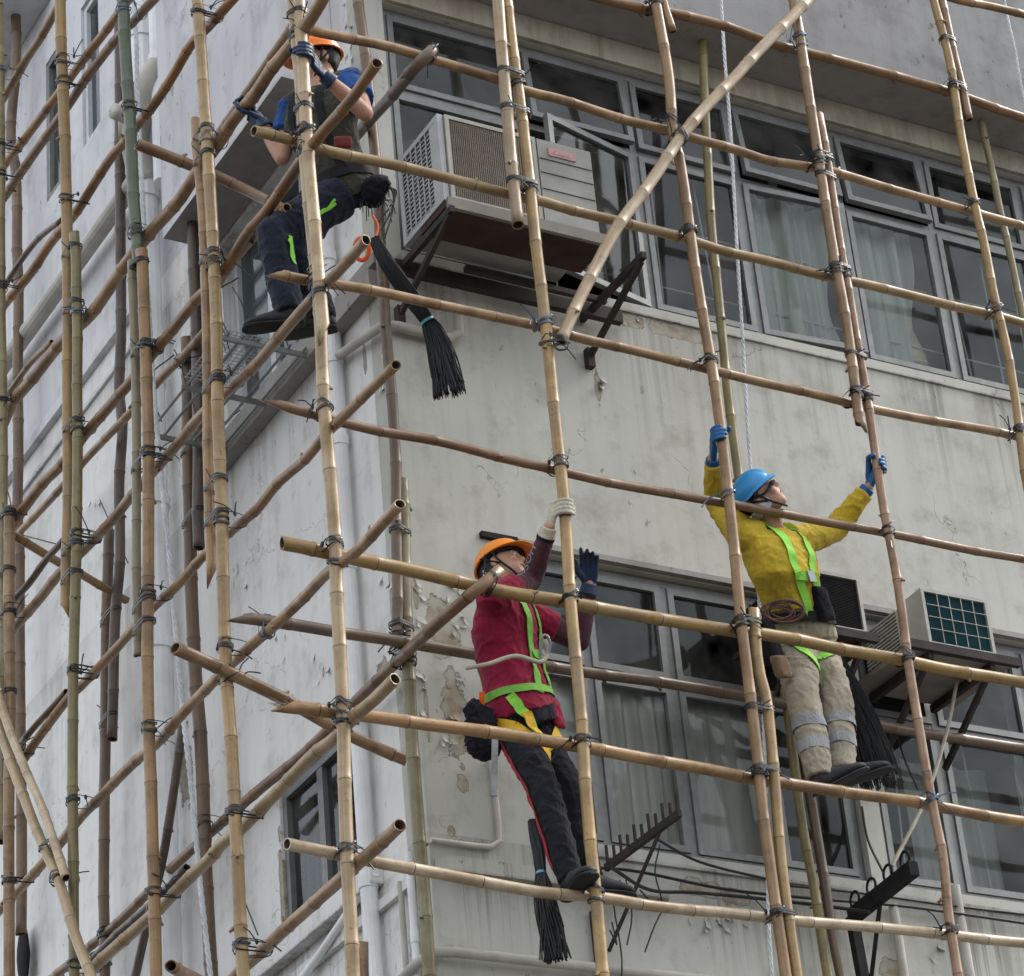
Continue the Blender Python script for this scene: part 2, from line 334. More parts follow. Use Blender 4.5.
def catmull(pts, step):
    pts = [V(p) for p in pts]
    if len(pts) == 2:
        n = max(1, int((pts[1]-pts[0]).length/step)); return [pts[0].lerp(pts[1], i/n) for i in range(n+1)]
    P = [pts[0]*2-pts[1]]+pts+[pts[-1]*2-pts[-2]]; out = []
    for i in range(1, len(P)-2):
        n = max(1, int((P[i+1]-P[i]).length/step))
        for k in range(n):
            t = k/n; p0, p1, p2, p3 = P[i-1:i+3]
            out.append(.5*((2*p1)+(p2-p0)*t+(2*p0-5*p1+4*p2-p3)*t*t+(3*p1-p0-3*p2+p3)*t**3))
    out.append(pts[-1]); return out

# ------------------------------------------------------------------ ground
g = MB(); g.quad([(-200, -200, 0), (200, -200, 0), (200, 200, 0), (-200, 200, 0)]); tag(g.build('ground', M['tarmac']), kind='structure')
g = MB(); g.box((-2.2, -2.2, .004), (14, 0, .14)); g.box((-2.2, 0, .004), (0, 14, .14)); tag(g.build('pavement', M['pave']), kind='structure')

# ------------------------------------------------------------------ building
B = thing('apartment_building', (0, 0, 0), 'weathered cream and white apartment block corner with peeling paint behind the scaffold', 'building')
def wall_grid(axis, u0, u1, z0, z1, holes, th):
    """a wall with rectangular openings; axis 0: front (y=0..th), axis 1: side (x=0..th)"""
    us = sorted({u0, u1}|{h[0] for h in holes}|{h[1] for h in holes}); zs = sorted({z0, z1}|{h[2] for h in holes}|{h[3] for h in holes})
    P = (lambda u, d, z: V((u, d, z))) if axis == 0 else (lambda u, d, z: V((d, u, z)))
    b = MB()
    def inh(u, z): return any(h[0] < u < h[1] and h[2] < z < h[3] for h in holes)
    for i in range(len(us)-1):
        for j in range(len(zs)-1):
            if inh((us[i]+us[i+1])/2, (zs[j]+zs[j+1])/2): continue
            for d in (0, th): b.quad([P(us[i], d, zs[j]), P(us[i+1], d, zs[j]), P(us[i+1], d, zs[j+1]), P(us[i], d, zs[j+1])])
    for h in holes:
        a0, a1, b0, b1 = h
        b.quad([P(a0, 0, b0), P(a1, 0, b0), P(a1, th, b0), P(a0, th, b0)]); b.quad([P(a0, 0, b1), P(a1, 0, b1), P(a1, th, b1), P(a0, th, b1)])
        b.quad([P(a0, 0, b0), P(a0, th, b0), P(a0, th, b1), P(a0, 0, b1)]); b.quad([P(a1, 0, b0), P(a1, th, b0), P(a1, th, b1), P(a1, 0, b1)])
    for (p, q) in ((u0, u0), (u1, u1)): b.quad([P(p, 0, z0), P(p, th, z0), P(p, th, z1), P(p, 0, z1)])
    b.quad([P(u0, 0, z1), P(u1, 0, z1), P(u1, th, z1), P(u0, th, z1)])
    return b
TH = .2
UPW = (.10, 6.9, 10.16, 11.74); LWA = (.62, 2.42, 7.05, 8.555); LWB = (2.53, 5.2, 7.05, 8.555)
FH = [UPW, LWA, LWB, (.62, 2.42, 3.85, 5.35), (2.53, 5.2, 3.85, 5.35), (.62, 5.2, 13.4, 14.9)]
b = wall_grid(0, 0, 8, .14, 17, FH, TH); fw_ = b.build('front_wall', M['front'], B); bm = bmesh.new(); bm.from_mesh(fw_.data); bmesh.ops.remove_doubles(bm, verts=bm.verts, dist=1e-4); bmesh.ops.recalc_face_normals(bm, faces=bm.faces); bm.to_mesh(fw_.data); bm.free()
SW1 = (.55, 1.9, 10.18, 11.38); SW2 = (.66, 1.50, 7.04, 7.84); SW3 = (3.62, 3.92, 13.45, 14.6); SW4 = (4.18, 4.57, 13.45, 14.6)
SH = [SW1, SW2, SW3, SW4, (.66, 1.50, 3.84, 4.64)]
b = wall_grid(1, TH+.002, 9, .14, 11.70, [h for h in SH if h[2] < 11.6], TH); sw_ = b.build('side_wall', M['side'], B)
b = wall_grid(1, TH+.002, 9, 11.702, 17, [h for h in SH if h[2] > 11.6], TH); b.build('side_wall', M['lilac'], B)['label'] = 'greyish lilac upper part of the side wall'
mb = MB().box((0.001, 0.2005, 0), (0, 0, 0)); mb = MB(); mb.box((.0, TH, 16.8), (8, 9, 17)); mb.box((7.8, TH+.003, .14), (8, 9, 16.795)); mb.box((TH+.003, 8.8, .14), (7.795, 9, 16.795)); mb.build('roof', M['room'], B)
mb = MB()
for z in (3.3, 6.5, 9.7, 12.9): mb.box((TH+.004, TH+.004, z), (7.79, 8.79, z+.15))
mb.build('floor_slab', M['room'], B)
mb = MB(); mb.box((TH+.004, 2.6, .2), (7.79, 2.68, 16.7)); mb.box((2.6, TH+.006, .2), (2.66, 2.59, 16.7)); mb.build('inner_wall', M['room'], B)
# upper storey that projects over the windows
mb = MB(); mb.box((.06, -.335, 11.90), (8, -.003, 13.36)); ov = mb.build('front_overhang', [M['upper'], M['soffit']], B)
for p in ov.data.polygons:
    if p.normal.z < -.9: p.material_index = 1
mb = MB(); mb.box((.10, -.028, 11.745), (8, -.002, 11.897))
for i in range(3): pass
mb.build('window_lintel', M['beam'], B)
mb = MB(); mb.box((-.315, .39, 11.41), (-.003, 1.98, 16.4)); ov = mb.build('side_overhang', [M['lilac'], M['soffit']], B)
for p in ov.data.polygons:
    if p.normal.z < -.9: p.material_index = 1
mb = MB(); mb.box((-.36, 4.45, 15.1), (-.003, 8.6, 16.4)); mb.build('side_overhang', M['lilac'], B)
# sills, string courses
mb = MB(); mb.box((.10, -.014, 10.10), (8, -.002, 10.157)); mb.build('window_sill', M['front'], B)
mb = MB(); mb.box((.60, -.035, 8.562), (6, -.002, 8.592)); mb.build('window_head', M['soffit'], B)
mb = MB(); mb.box((.60, -.018, 6.985), (6, -.002, 7.047)); mb.build('window_sill', M['front'], B)
mb = MB(); mb.box((-.085, .02, 9.93), (-.002, 2.05, 10.02)); mb.box((-.05, .02, 10.07), (-.002, 2.05, 10.13)); mb.build('side_ledge', M['soffit'], B)
mb = MB(); mb.box((-.045, 2.95, 11.68), (-.002, 9, 11.75)); mb.box((-.02, 2.95, 11.47), (-.002, 9, 11.50)); mb.build('string_course', M['lilac'], B)
mb = MB(); mb.box((-.07, .45, 6.93), (-.002, 1.75, 7.02)); mb.box((-.03, .15, 6.80), (-.002, 3.4, 6.85)); mb.build('side_ledge', M['side'], B)
mb = MB(); mb.box((.02, -.06, 6.80), (1.2, -.002, 6.87)); mb.build('front_ledge', M['front'], B)
mb = MB(); mb.box((.40, -.028, 8.572), (.598, -.002, 8.602)); mb.build('metal_strip', M['blk'], B)

def curtain(x0, x1, z0, z1, y, amp=.03, wl=.11, gather=0, sd=0):
    b = MB(); n = 150; r = random.Random(sd); ph = [r.uniform(0, 6.3) for _ in range(4)]
    rows = 24
    for j in range(rows+1):
        t = j/rows; z = z1+(z0-z1)*t
        for i in range(n+1):
            s_ = i/n; xx = x0+(x1-x0)*s_
            if gather: xx = x0+(xx-x0)*(1-gather*math.sin(math.pi*min(1, t*1.0))*.9*(t if t < .75 else .75))
            yy = y+amp*(math.sin(xx*2*math.pi/wl+ph[0]+1.3*math.sin(xx*9+ph[1]))*.6+.4*math.sin(xx*2*math.pi/(wl*2.7)+ph[2]+t*1.4))*(1+.3*math.sin(t*3+ph[3]))
            b.v.append(V((xx, yy, z)))
    for j in range(rows):
        for i in range(n):
            k = j*(n+1)+i; b.f.append((k, k+1, k+n+2, k+n+1)); b.mi.append(0)
    return b
def frame_rect(b, P, u0, u1, z0, z1, w, d0, d1):
    for (a0, a1, c0, c1) in ((u0, u1, z0, z0+w), (u0, u1, z1-w, z1), (u0, u0+w, z0+w, z1-w), (u1-w, u1, z0+w, z1-w)):
        p, q = P(a0, d0, c0), P(a1, d1, c1); b.box(p, q)
PX = lambda u, d, z: (u, d, z)
PY = lambda u, d, z: (d, u, z)
def sash(parent, x0, x1, z0, z1, y, ang=0, hinge='r', tilt=0, glass='glass', fw=.034, stiles=0):
    """a glazed leaf; ang opens it outwards on a side hinge, tilt opens it outwards at the foot"""
    fr = MB(); frame_rect(fr, PX, x0, x1, z0, z1, fw, y-.02, y+.015)
    pn = MB(); pn.quad([(x0+fw*.9, y, z0+fw*.9), (x1-fw*.9, y, z0+fw*.9), (x1-fw*.9, y, z1-fw*.9), (x0+fw*.9, y, z1-fw*.9)])
    for mbx in (fr, pn):
        if ang:
            hx = x1 if hinge == 'r' else x0; s_ = 1 if hinge == 'r' else -1
            Rm = Matrix.Rotation(math.radians(ang)*s_, 3, 'Z'); c = V((hx, y, 0)); mbx.v = [Rm@(v-c)+c for v in mbx.v]
        if tilt:
            Rm = Matrix.Rotation(math.radians(-tilt), 3, 'X'); c = V((0, y, z1)); mbx.v = [V((v.x, 0, 0))+Rm@(V((0, v.y-c.y, v.z-c.z)))+V((0, c.y, c.z)) for v in mbx.v]
    fr.build('sash', M['alu'], parent); pn.build('pane', M[glass], parent, fix=False)
def front_window(h, mull, tz, spec, curt=(), bars=()):
    x0, x1, z0, z1 = h; fr = MB(); y0, y1 = .045, .105
    frame_rect(fr, PX, x0+.004, x1-.004, z0+.004, z1-.004, .036, y0, y1)
    e = [x0]+mull+[x1]
    for mx in mull: fr.box((mx-.020, y0+.002, z0+.041), (mx+.020, y1-.002, z1-.041))
    for i in range(len(e)-1): fr.box((e[i]+.021 if i else x0+.041, y0+.004, tz-.020), (e[i+1]-.021 if i < len(e)-2 else x1-.041, y1-.004, tz+.020))
    w = fr.build('window', M['alu'], B)
    for i in range(len(e)-1):
        a, c = e[i]+(.022 if i else .042), e[i+1]-(.022 if i < len(e)-2 else .042)
        sp = spec[i] if i < len(spec) else {}
        if not sp.get('nolow'): sash(w, a, c, z0+.043, tz-.022, .055, sp.get('ang', 0), sp.get('hinge', 'r'), glass=sp.get('glass', 'glass'))
        sash(w, a, c, tz+.022, z1-.043, .055, tilt=sp.get('tilt', 0), glass='glassd')
    for k, cu in enumerate(curt):
        curtain(*cu['r'], cu.get('y', .26), sd=k+int(x0*10), gather=cu.get('g', 0), amp=cu.get('amp', .03), wl=cu.get('wl', .11)).build('curtain', M[cu.get('m', 'cur')], w, smooth=True, fix=False)
    bb = MB()
    for (p, q) in bars: bb.tube([p, q], .005, 5)
    if bars: bb.build('window_bars', M['white'], w)
    return w
ml = [.93, 1.604, 2.272, 2.958, 3.582, 4.28, 4.97, 5.65, 6.3]
bars = []
for x in [1.1, 1.42, 1.75, 2.1, 2.5, 2.72, 3.12, 3.35, 3.78, 4.0, 4.45, 4.7]: bars.append(((x, .16, 10.2), (x+rnd.uniform(-.06, .06), .16, 11.2)))
for z in (10.45, 10.85): bars.append(((1.0, .165, z), (6.6, .165, z)))
front_window(UPW, ml, 11.21, [dict(glass='glassd'), dict(ang=14, hinge='r', tilt=6, glass='glassd'), dict(tilt=2), dict(ang=4, hinge='l', tilt=6), dict(tilt=5), dict(ang=0), dict(tilt=4, ang=5), {}, {}, {}],
             curt=[dict(r=(2.32, 2.92, 10.2, 11.25), m='cur2', g=.2, wl=.14, amp=.035, y=.17), dict(r=(2.98, 3.52, 10.2, 11.25), m='cur2', g=.25, wl=.16, amp=.04, y=.17), dict(r=(4.3, 5.0, 10.2, 11.6), m='cur2'), dict(r=(.14, .55, 10.2, 11.15), y=.35, m='cur')], bars=bars)
bars = []
for x in (2.6, 2.75, 3.1, 3.28, 3.55): bars.append(((x, .16, 7.1), (x+rnd.uniform(-.08, .08), .16, 8.05)))
front_window(LWA, [.965, 1.44, 1.93], 7.98, [dict(glass='glass'), {}, {}, dict(glass='glassd')],
             curt=[dict(r=(.66, .95, 7.08, 8.5), m='cur', y=.14, amp=.008, wl=.3), dict(r=(.99, 1.42, 7.08, 8.0), m='cur', wl=.10, amp=.02, y=.125), dict(r=(1.46, 1.96, 7.08, 8.0), m='cur', wl=.2, amp=.018, y=.125), dict(r=(1.2, 1.9, 8.02, 8.3), m='cur', y=.5)])
front_window(LWB, [3.0, 3.62, 4.4], 7.98, [{}, {}, {}, {}], curt=[dict(r=(2.58, 2.98, 7.08, 8.0), m='cur2', y=.6), dict(r=(3.05, 3.6, 7.08, 8.0), m='cur2', y=.45, wl=.2), dict(r=(3.65, 5.1, 7.08, 8.5), m='cur')], bars=bars)
for h in ((.62, 2.42, 3.85, 5.35), (2.53, 5.2, 3.85, 5.35), (.62, 5.2, 13.4, 14.9)):
    fr = MB(); frame_rect(fr, PX, h[0]+.004, h[1]-.004, h[2]+.004, h[3]-.004, .05, .045, .1)
    for k in (1, 2): fr.box((h[0]+(h[1]-h[0])*k/3-.025, .05, h[2]+.055), (h[0]+(h[1]-h[0])*k/3+.025, .095, h[3]-.055))
    w_ = fr.build('window', M['alu'], B); MB().quad([(h[0]+.05, .07, h[2]+.05), (h[1]-.05, .07, h[2]+.05), (h[1]-.05, .07, h[3]-.05), (h[0]+.05, .07, h[3]-.05)]).build('pane', M['glassd'], w_, fix=False)
for h, fm, dd in ((SW1, 'alu2', .10), (SW2, 'alu', .045), (SW3, 'alu2', .05), (SW4, 'alu', .036), ((.66, 1.50, 3.84, 4.64), 'alu', .09)):
    fr = MB(); frame_rect(fr, PY, h[0]+.004, h[1]-.004, h[2]+.004, h[3]-.004, .045, dd-.03, dd+.03)
    n = max(1, round((h[1]-h[0])/.42))
    for k in range(1, n):
        u = h[0]+(h[1]-h[0])*k/n; fr.box((dd-.027, u-.03, h[2]+.05), (dd+.027, u+.03, h[3]-.05))
    w_ = fr.build('window', M[fm], B)
    MB().quad([(dd, h[1]-.04, h[2]+.04), (dd, h[0]+.04, h[2]+.04), (dd, h[0]+.04, h[3]-.04), (dd, h[1]-.04, h[3]-.04)]).build('pane', M['glassd'], w_, fix=False)
    if h is SW3 or h is SW1:
        bl = MB()
        for k in range(int((h[3]-h[2])/.05)): bl.box((dd+.06, h[0]+.05, h[2]+.03+k*.05), (dd+.066, h[1]-.05, h[2]+.07+k*.05))
        bl.build('blind', M['alu2'], w_)
    if h is SW2:
        gr = MB()
        for k in range(1, 9): gr.tube([(dd+.05, h[0]+(h[1]-h[0])*k/9, h[2]), (dd+.05, h[0]+(h[1]-h[0])*k/9, h[3])], .005, 5)
        for k in range(1, 9): gr.tube([(dd+.055, h[0], h[2]+(h[3]-h[2])*k/9), (dd+.055, h[1], h[2]+(h[3]-h[2])*k/9)], .004, 5)
        gr.build('window_bars', M['alu'], w_)
# cloth lying in the window
mb = MB(); base = len(mb.v)
for j in range(9):
    t = j/8
    for i in range(13):
        an = 2*math.pi*i/12; rr = (.02+.11*t)*(1+.2*math.sin(an*3+j)); mb.v.append(V((3.40+.03*t+math.cos(an)*rr, .19+math.sin(an)*rr*.35, 10.62-.42*t)))
for j in range(8):
    for i in range(12): k = j*13+i; mb.f.append((k, k+1, k+14, k+13)); mb.mi.append(0 if j < 5 else 1)
tag(mb.build('cloth', [M['cardb'], M['tanb']], smooth=True), 'yellowish cloth bundled on the sill inside the upper window with green curtains', 'cloth')

# pipes
def pipe(name, pts, r, mat, collars=(), n=14):
    b = MB(); b.tube(catmull(pts, .08) if len(pts) > 2 else pts, r, n)
    for (p, q) in collars: b.tube([p, q], r*1.16, n)
    return b.build(name, mat, B, smooth=False)
def collars_v(x, y, zs): return [((x, y, z-.03), (x, y, z+.03)) for z in zs]
o = pipe('drain_pipe', [(-.12, 2.66, 8.60), (-.12, 2.66, 16)], .078, M['pipe'], collars_v(-.12, 2.66, (9.2, 10.1, 10.9, 12.2, 13.4)))
o = pipe('drain_pipe', [(-.12, 2.66, 2), (-.12, 2.66, 8.595)], .076, M['pipe'], collars_v(-.12, 2.66, (7.1, 7.9)))
o = pipe('drain_pipe', [(-.13, 2.36, 12.1), (-.13, 2.36, 16)], .06, M['pipe'], collars_v(-.13, 2.36, (13.0,)))
mb = MB(); mb.tube(catmull([(-.13, 2.36, 12.95), (-.2, 2.42, 12.8), (-.2, 2.6, 12.55), (-.12, 2.66, 12.3)], .04), .085, 14); mb.tube([(-.2, 2.5, 12.62), (-.40, 2.44, 12.60)], .05, 12); mb.tube([(-.15, 2.72, 12.66), (-.15, 2.72, 12.9)], .1, 14); mb.build('pipe_junction', M['pipec'], B, smooth=True)
pipe('waste_pipe', [(-.10, 2.85, 12.45), (-.10, 8.5, 12.53)], .055, M['pipec'])
pipe('waste_pipe', [(-.05, 2.0, 12.95), (-.05, 2.4, 12.95)], .02, M['pipec'])
pipe('conduit', [(-.345, .5, 13.25), (-.345, 1.96, 13.22)], .022, M['pipec'])
pipe('corner_pipe', [(-.055, .50, 2), (-.055, .50, 14)], .040, M['pipe'], collars_v(-.055, .50, (6.95, 7.7, 8.6, 9.3, 9.78, 10.4)))
pipe('waste_pipe', [(-.05, .50, 9.80), (-.05, .46, 9.78), (-.055, .05, 9.68), (-.05, -.03, 9.665), (.02, -.055, 9.66), (.30, -.05, 9.66), (.36, -.05, 9.70), (.362, -.05, 10.03)], .024, M['pipec'])
mb = MB(); mb.tube([(.362, -.05, 9.98), (.362, -.05, 10.04)], .034, 12); mb.build('pipe_collar', M['pipec'], B)
pipe('small_pipe', [(-.03, .14, 2), (-.03, .14, 6.95)], .018, M['pipe'], collars_v(-.03, .14, (6.55,)))
pipe('small_pipe', [(-.03, .24, 2), (-.03, .24, 6.85)], .014, M['pipec'], collars_v(-.03, .24, (6.4,)))
pipe('waste_pipe', [(-.06, .7, 6.30), (-.06, .1, 6.40), (-.04, -.03, 6.41), (.05, -.06, 6.41), (1.2, -.055, 6.42), (3.5, -.055, 6.45)], .024, M['pipec'])
pipe('conduit', [(-.04, .45, 6.98), (-.05, 1.6, 6.72), (-.04, 3.5, 6.74)], .02, M['pipe'])
pipe('conduit', [(.34, -.02, 8.3-.9), (.352, -.02, 7.2), (.35, -.02, 6.99), (.30, -.02, 6.955), (0, -.02, 6.95)], .013, M['pipec'])
for (px0, py0, px1, py1) in ((893, 905, 905, 990), (955, 886, 972, 990)):
    p, q = at(px0, py0, y=-.04), at(px1, py1, y=-.04); q.x = p.x; pipe('small_pipe', [p, (p.x, -.04, p.z-2.2)], .024, M['pipec'])
p = at(592, 912, y=-.03); pipe('rusty_pipe', [p, (p.x, -.03, p.z-1.2)], .014, M['rust'])
# curled paint flakes, part of the walls' own meshes
def join_into(b, o):
    me = bpy.data.meshes.new('f'); me.from_pydata([tuple(v) for v in b.v], [], b.f); bm = bmesh.new(); bm.from_mesh(o.data); bm.from_mesh(me); bm.to_mesh(o.data); bm.free(); bpy.data.meshes.remove(me)
fl = MB(); r = random.Random(3)
def flake(c, w, h, lift, ax):
    n = 4; base = len(fl.v); a0 = r.uniform(-.6, .6)
    for i in range(n+1):
        t = i/n
        for j in (0, 1):
            s_ = (j-.5)*w*(1-.5*t+.15*r.uniform(-1, 1)); dz = -h*t; off = -.002-lift*t*t
            u = s_*math.cos(a0)-dz*math.sin(a0); z = s_*math.sin(a0)+dz*math.cos(a0)
            fl.v.append(V((c[0]+u, off, c[1]+z)) if ax == 0 else V((off, c[0]+u, c[1]+z)))
    for i in range(n): k = base+2*i; fl.f.append((k, k+1, k+3, k+2)); fl.mi.append(0)
for (px, py, k, sx, sy) in ((416, 560, 3, 8, 12), (417, 600, 5, 6, 20), (421, 690, 5, 5, 30), (452, 585, 6, 10, 12), (458, 625, 5, 8, 10), (455, 712, 3, 6, 4), (455, 590, 3, 12, 20), (650, 288, 6, 40, 8), (700, 318, 6, 35, 8), (705, 918, 5, 25, 8), (735, 922, 4, 14, 6), (600, 385, 3, 3, 12), (628, 315, 3, 12, 5), (935, 950, 3, 8, 8), (445, 740, 3, 5, 6), (400, 175, 3, 5, 10)):
    for _ in range(k):
        p = at(px+r.uniform(-sx, sx), py+r.uniform(-sy, sy), y=0)
        if p.x > .01 and not (10.1 < p.z < 11.8): flake((p.x, p.z), r.uniform(.015, .05), r.uniform(.02, .06), r.uniform(.01, .03), 0)
join_into(fl, fw_); fl = MB()
for (px, py, k, sx, sy) in ((322, 670, 6, 12, 16), (383, 370, 5, 3, 20), (380, 555, 4, 14, 30), (275, 640, 4, 12, 25), (290, 700, 4, 15, 12), (95, 500, 3, 6, 20), (245, 560, 5, 10, 30), (352, 15, 6, 8, 12), (347, 60, 6, 6, 25)):
    for _ in range(k):
        p = at(px+r.uniform(-sx, sx), py+r.uniform(-sy, sy), x=0)
        if p.y > .02: flake((p.y, p.z), r.uniform(.01, .035), r.uniform(.02, .05), r.uniform(.008, .025), 1)
join_into(fl, sw_)

# cables under the lower windows and a drooping tangle
def cable(pts, r_=.006, mat='cable', name='cable'):
    b = MB(); b.tube(catmull(pts, .04), r_, 5); return b.build(name, M[mat], B)
cable([at(600, 868, y=-.05), at(640, 872, y=-.06), at(730, 890, y=-.06), at(830, 900, y=-.05), at(910, 907, y=-.06), at(1030, 924, y=-.06)], .008)
cable([at(655, 838, y=-.3), at(700, 862, y=-.2), at(770, 880, y=-.08)], .007)
cable([at(612, 868, y=-.3), at(650, 890, y=-.12), at(700, 893, y=-.1), at(790, 902, y=-.08), at(870, 912, y=-.3)], .009)
cable([at(790, 886, y=-.05), at(860, 893, y=-.04), at(945, 905, y=-.05), at(1030, 915, y=-.05)], .006)
cable([at(862, 807, y=-.02), at(868, 840, y=-.1), at(884, 874, y=-.42)], .006)
cable([at(897, 735, y=-.1), at(905, 760, y=-.08), at(918, 790, y=-.1)], .005)
for q in ([(620, 880), (614, 905), (618, 930), (622, 960), (621, 985)], [(626, 880), (632, 915), (627, 945)], [(660, 845), (655, 872), (662, 900), (660, 912)], [(610, 930), (617, 945), (612, 922)], [(668, 900), (655, 925), (645, 952)], [(640, 890), (652, 903), (660, 899), (672, 905)]):
    cable([at(x, y, y=-.14) for x, y in q], .004)
# wire stubs sticking out of the walls
for (px, py, qx, qy) in ((245, 902, 258, 935), (90, 945, 72, 975), (97, 705, 110, 715), (100, 500, 128, 563), (22, 535, 60, 545), (240, 410, 215, 430)): st = MB(); st.tube([at(px, py, x=-.02), at(qx, qy, x=-.06)], .004, 4); st.build('wire_stub', M['cable'], B)

# ------------------------------------------------------------------ bamboo poles
def bamboo(name, label, pts, r, kind, e0='open', e1='open', group=None, taper=.92, seed=None, cat='bamboo pole', n=14):
    r = r*1.03; pts = [V(p) for p in pts]
    def out(p): q = proj(p); return q.x < -2 or q.x > 1026 or q.y < -2 or q.y > 978
    if out(pts[0]): pts.insert(0, pts[0]+(pts[0]-pts[1]).normalized()*1.3)      # poles that leave the frame go on beyond it
    if out(pts[-1]): pts.append(pts[-1]+(pts[-1]-pts[-2]).normalized()*1.3)
    sd_ = seed if seed is not None else int(abs(pts[0].x*1000+pts[0].z*777+pts[-1].y*31)) % 99991
    rr = random.Random(sd_); path = catmull(pts, .03); L = [0]
    for i in range(1, len(path)): L.append(L[-1]+(path[i]-path[i-1]).length)
    tot = L[-1]
    def P(s_):
        s_ = min(max(s_, 0), tot); lo = 0; hi = len(L)-1
        while hi-lo > 1:
            md = (lo+hi)//2
            if L[md] <= s_: lo = md
            else: hi = md
        t = (s_-L[lo])/max(1e-9, L[hi]-L[lo]); return path[lo].lerp(path[hi], t)
    def T(s_): return (P(min(tot, s_+.02))-P(max(0, s_-.02))).normalized()
    st = []; s_ = rr.uniform(.04, .25)
    st.append((0, 1, 0)); nodes = []
    while s_ < tot-.03:
        nodes.append(s_); s_ += rr.uniform(.24, .42)
    kink = {}
    prev = 0
    for nd in nodes:
        g_ = nd-prev
        for t in (.25, .5, .75):
            if g_*t > .05: st.append((prev+g_*t, .972, 0))
        st += [(nd-.013, 1.0, 0), (nd-.006, 1.085, 0), (nd-.0015, 1.04, 1), (nd+.003, 1.06, 1), (nd+.011, .985, 0)]
        kink[nd] = V((rr.uniform(-1, 1), rr.uniform(-1, 1), rr.uniform(-1, 1)))*.0045; prev = nd
    for t in (.4, .8): st.append((prev+(tot-prev)*t, .97, 0))
    st.append((tot, 1, 0)); st = sorted(x for x in st if 0 <= x[0] <= tot)
    ks = [0]+nodes+[tot]
    def K(s_):
        for i in range(len(ks)-1):
            if ks[i] <= s_ <= ks[i+1]:
                a, c = kink.get(ks[i], V((0, 0, 0))), kink.get(ks[i+1], V((0, 0, 0))); return a.lerp(c, (s_-ks[i])/max(1e-6, ks[i+1]-ks[i]))
        return V((0, 0, 0))
    b = MB(); pr = None; rings = []; jag = 0
    def ring(c, d, rad, cut=None, cutdir=None):
        nonlocal pr
        if pr is None: pr = d.orthogonal().normalized()
        pr = (pr-d*pr.dot(d)).normalized(); q = d.cross(pr); i0 = len(b.v)
        for k in range(n):
            an = 2*math.pi*k/n; off = (pr*math.cos(an)+q*math.sin(an))*rad
            if cut: off = off+d*(cut*(off.dot(cutdir)/rad))
            b.v.append(c+off+(d*rr.uniform(-jag, jag) if jag else V((0, 0, 0))))
        return i0
    prevring = None; prevm = 0; uvv = []
    ecut = {}
    for key, e_ in (('0', e0), ('1', e1)):
        if e_.startswith('point'): ecut[key] = (.055, V((rr.uniform(-1, 1), rr.uniform(-1, 1), rr.uniform(-1, 1))))
        elif e_ == 'open': ecut[key] = (.006, V((rr.uniform(-1, 1), rr.uniform(-1, 1), rr.uniform(-1, 1))))
    for idx, (s_, f_, mi) in enumerate(st):
        d = T(s_); rad = r*f_*(1+(taper-1)*s_/tot); c = P(s_)+K(s_)
        cut = None; cdx = None
        if idx == 0 and '0' in ecut: cut = -ecut['0'][0]; cdx = ecut['0'][1]
        if idx == len(st)-1 and '1' in ecut: cut = ecut['1'][0]; cdx = ecut['1'][1]
        if cut:
            if abs(cut) > .03: cdx = d.cross(FW)*(1 if rr.random() < .5 else -1)*.9-FW*.25
            cdx = (cdx-d*cdx.dot(d)).normalized()
        jag = (.012 if cut and abs(cut) > .03 else .0035) if (idx == 0 or idx == len(st)-1) else 0
        i0 = ring(c, d, rad, cut, cdx); jag = 0; rings.append((i0, s_, rad, c, d, cut, cdx))
        if prevring is not None:
            for k in range(n):
                l = (k+1) % n; b.f.append((prevring+k, prevring+l, i0+l, i0+k)); b.mi.append(1 if (mi and prevm) else 0)
                uvv.append(((k/n, rings[-2][1]), ((k+1)/n, rings[-2][1]), ((k+1)/n, s_), (k/n, s_)))
        prevring = i0; prevm = mi
    for which, (i0, s_, rad, c, d, cut, cdx) in ((0, rings[0]), (1, rings[-1])):
        sg = -1 if which == 0 else 1
        hk = .55 if (cut and abs(cut) > .03) else .78; j0 = ring(c, d, rad*hk, cut*hk if cut else cut, cdx); k0 = ring(c-d*sg*.07, d, rad*hk*.9, cut*hk if cut else cut, cdx)
        for k in range(n):
            l = (k+1) % n
            b.f.append((i0+k, i0+l, j0+l, j0+k)); b.mi.append(0); uvv.append(((0, 0),)*4)
            b.f.append((j0+k, j0+l, k0+l, k0+k)); b.mi.append(2); uvv.append(((0, 0),)*4)
        b.f.append(tuple(k0+k for k in range(n))); b.mi.append(2); uvv.append(((0, 0),)*n)
    for nd in nodes:                       # trimmed branch stubs
        if rr.random() < .22:
            d = T(nd); q = d.orthogonal().normalized(); an = rr.uniform(0, 6.28); q = (q*math.cos(an)+d.cross(q)*math.sin(an)); c = P(nd)+K(nd)+q*r*.9; ax_ = (q+d*.9).normalized(); u = ax_.orthogonal().normalized(); w_ = ax_.cross(u); ln = rr.uniform(.010, .028); i0 = len(b.v)
            for (o_, rd) in ((0, .010), (ln, .006)):
                for k in range(6): b.v.append(c+ax_*o_+(u*math.cos(k*1.047)+w_*math.sin(k*1.047))*rd)
            for k in range(6): l = (k+1) % 6; b.f.append((i0+k, i0+l, i0+6+l, i0+6+k)); b.mi.append(0); uvv.append(((0, nd),)*4)
            b.f.append(tuple(i0+6+k for k in range(6))); b.mi.append(1); uvv.append(((0, nd),)*6)
    me = bpy.data.meshes.new(name); me.from_pydata([tuple(v) for v in b.v], [], b.f)
    for mm in (BAM[kind][0], BAM[kind][1], M['bam_in']): me.materials.append(mm)
    me.polygons.foreach_set('material_index', b.mi); me.polygons.foreach_set('use_smooth', [True]*len(me.polygons))
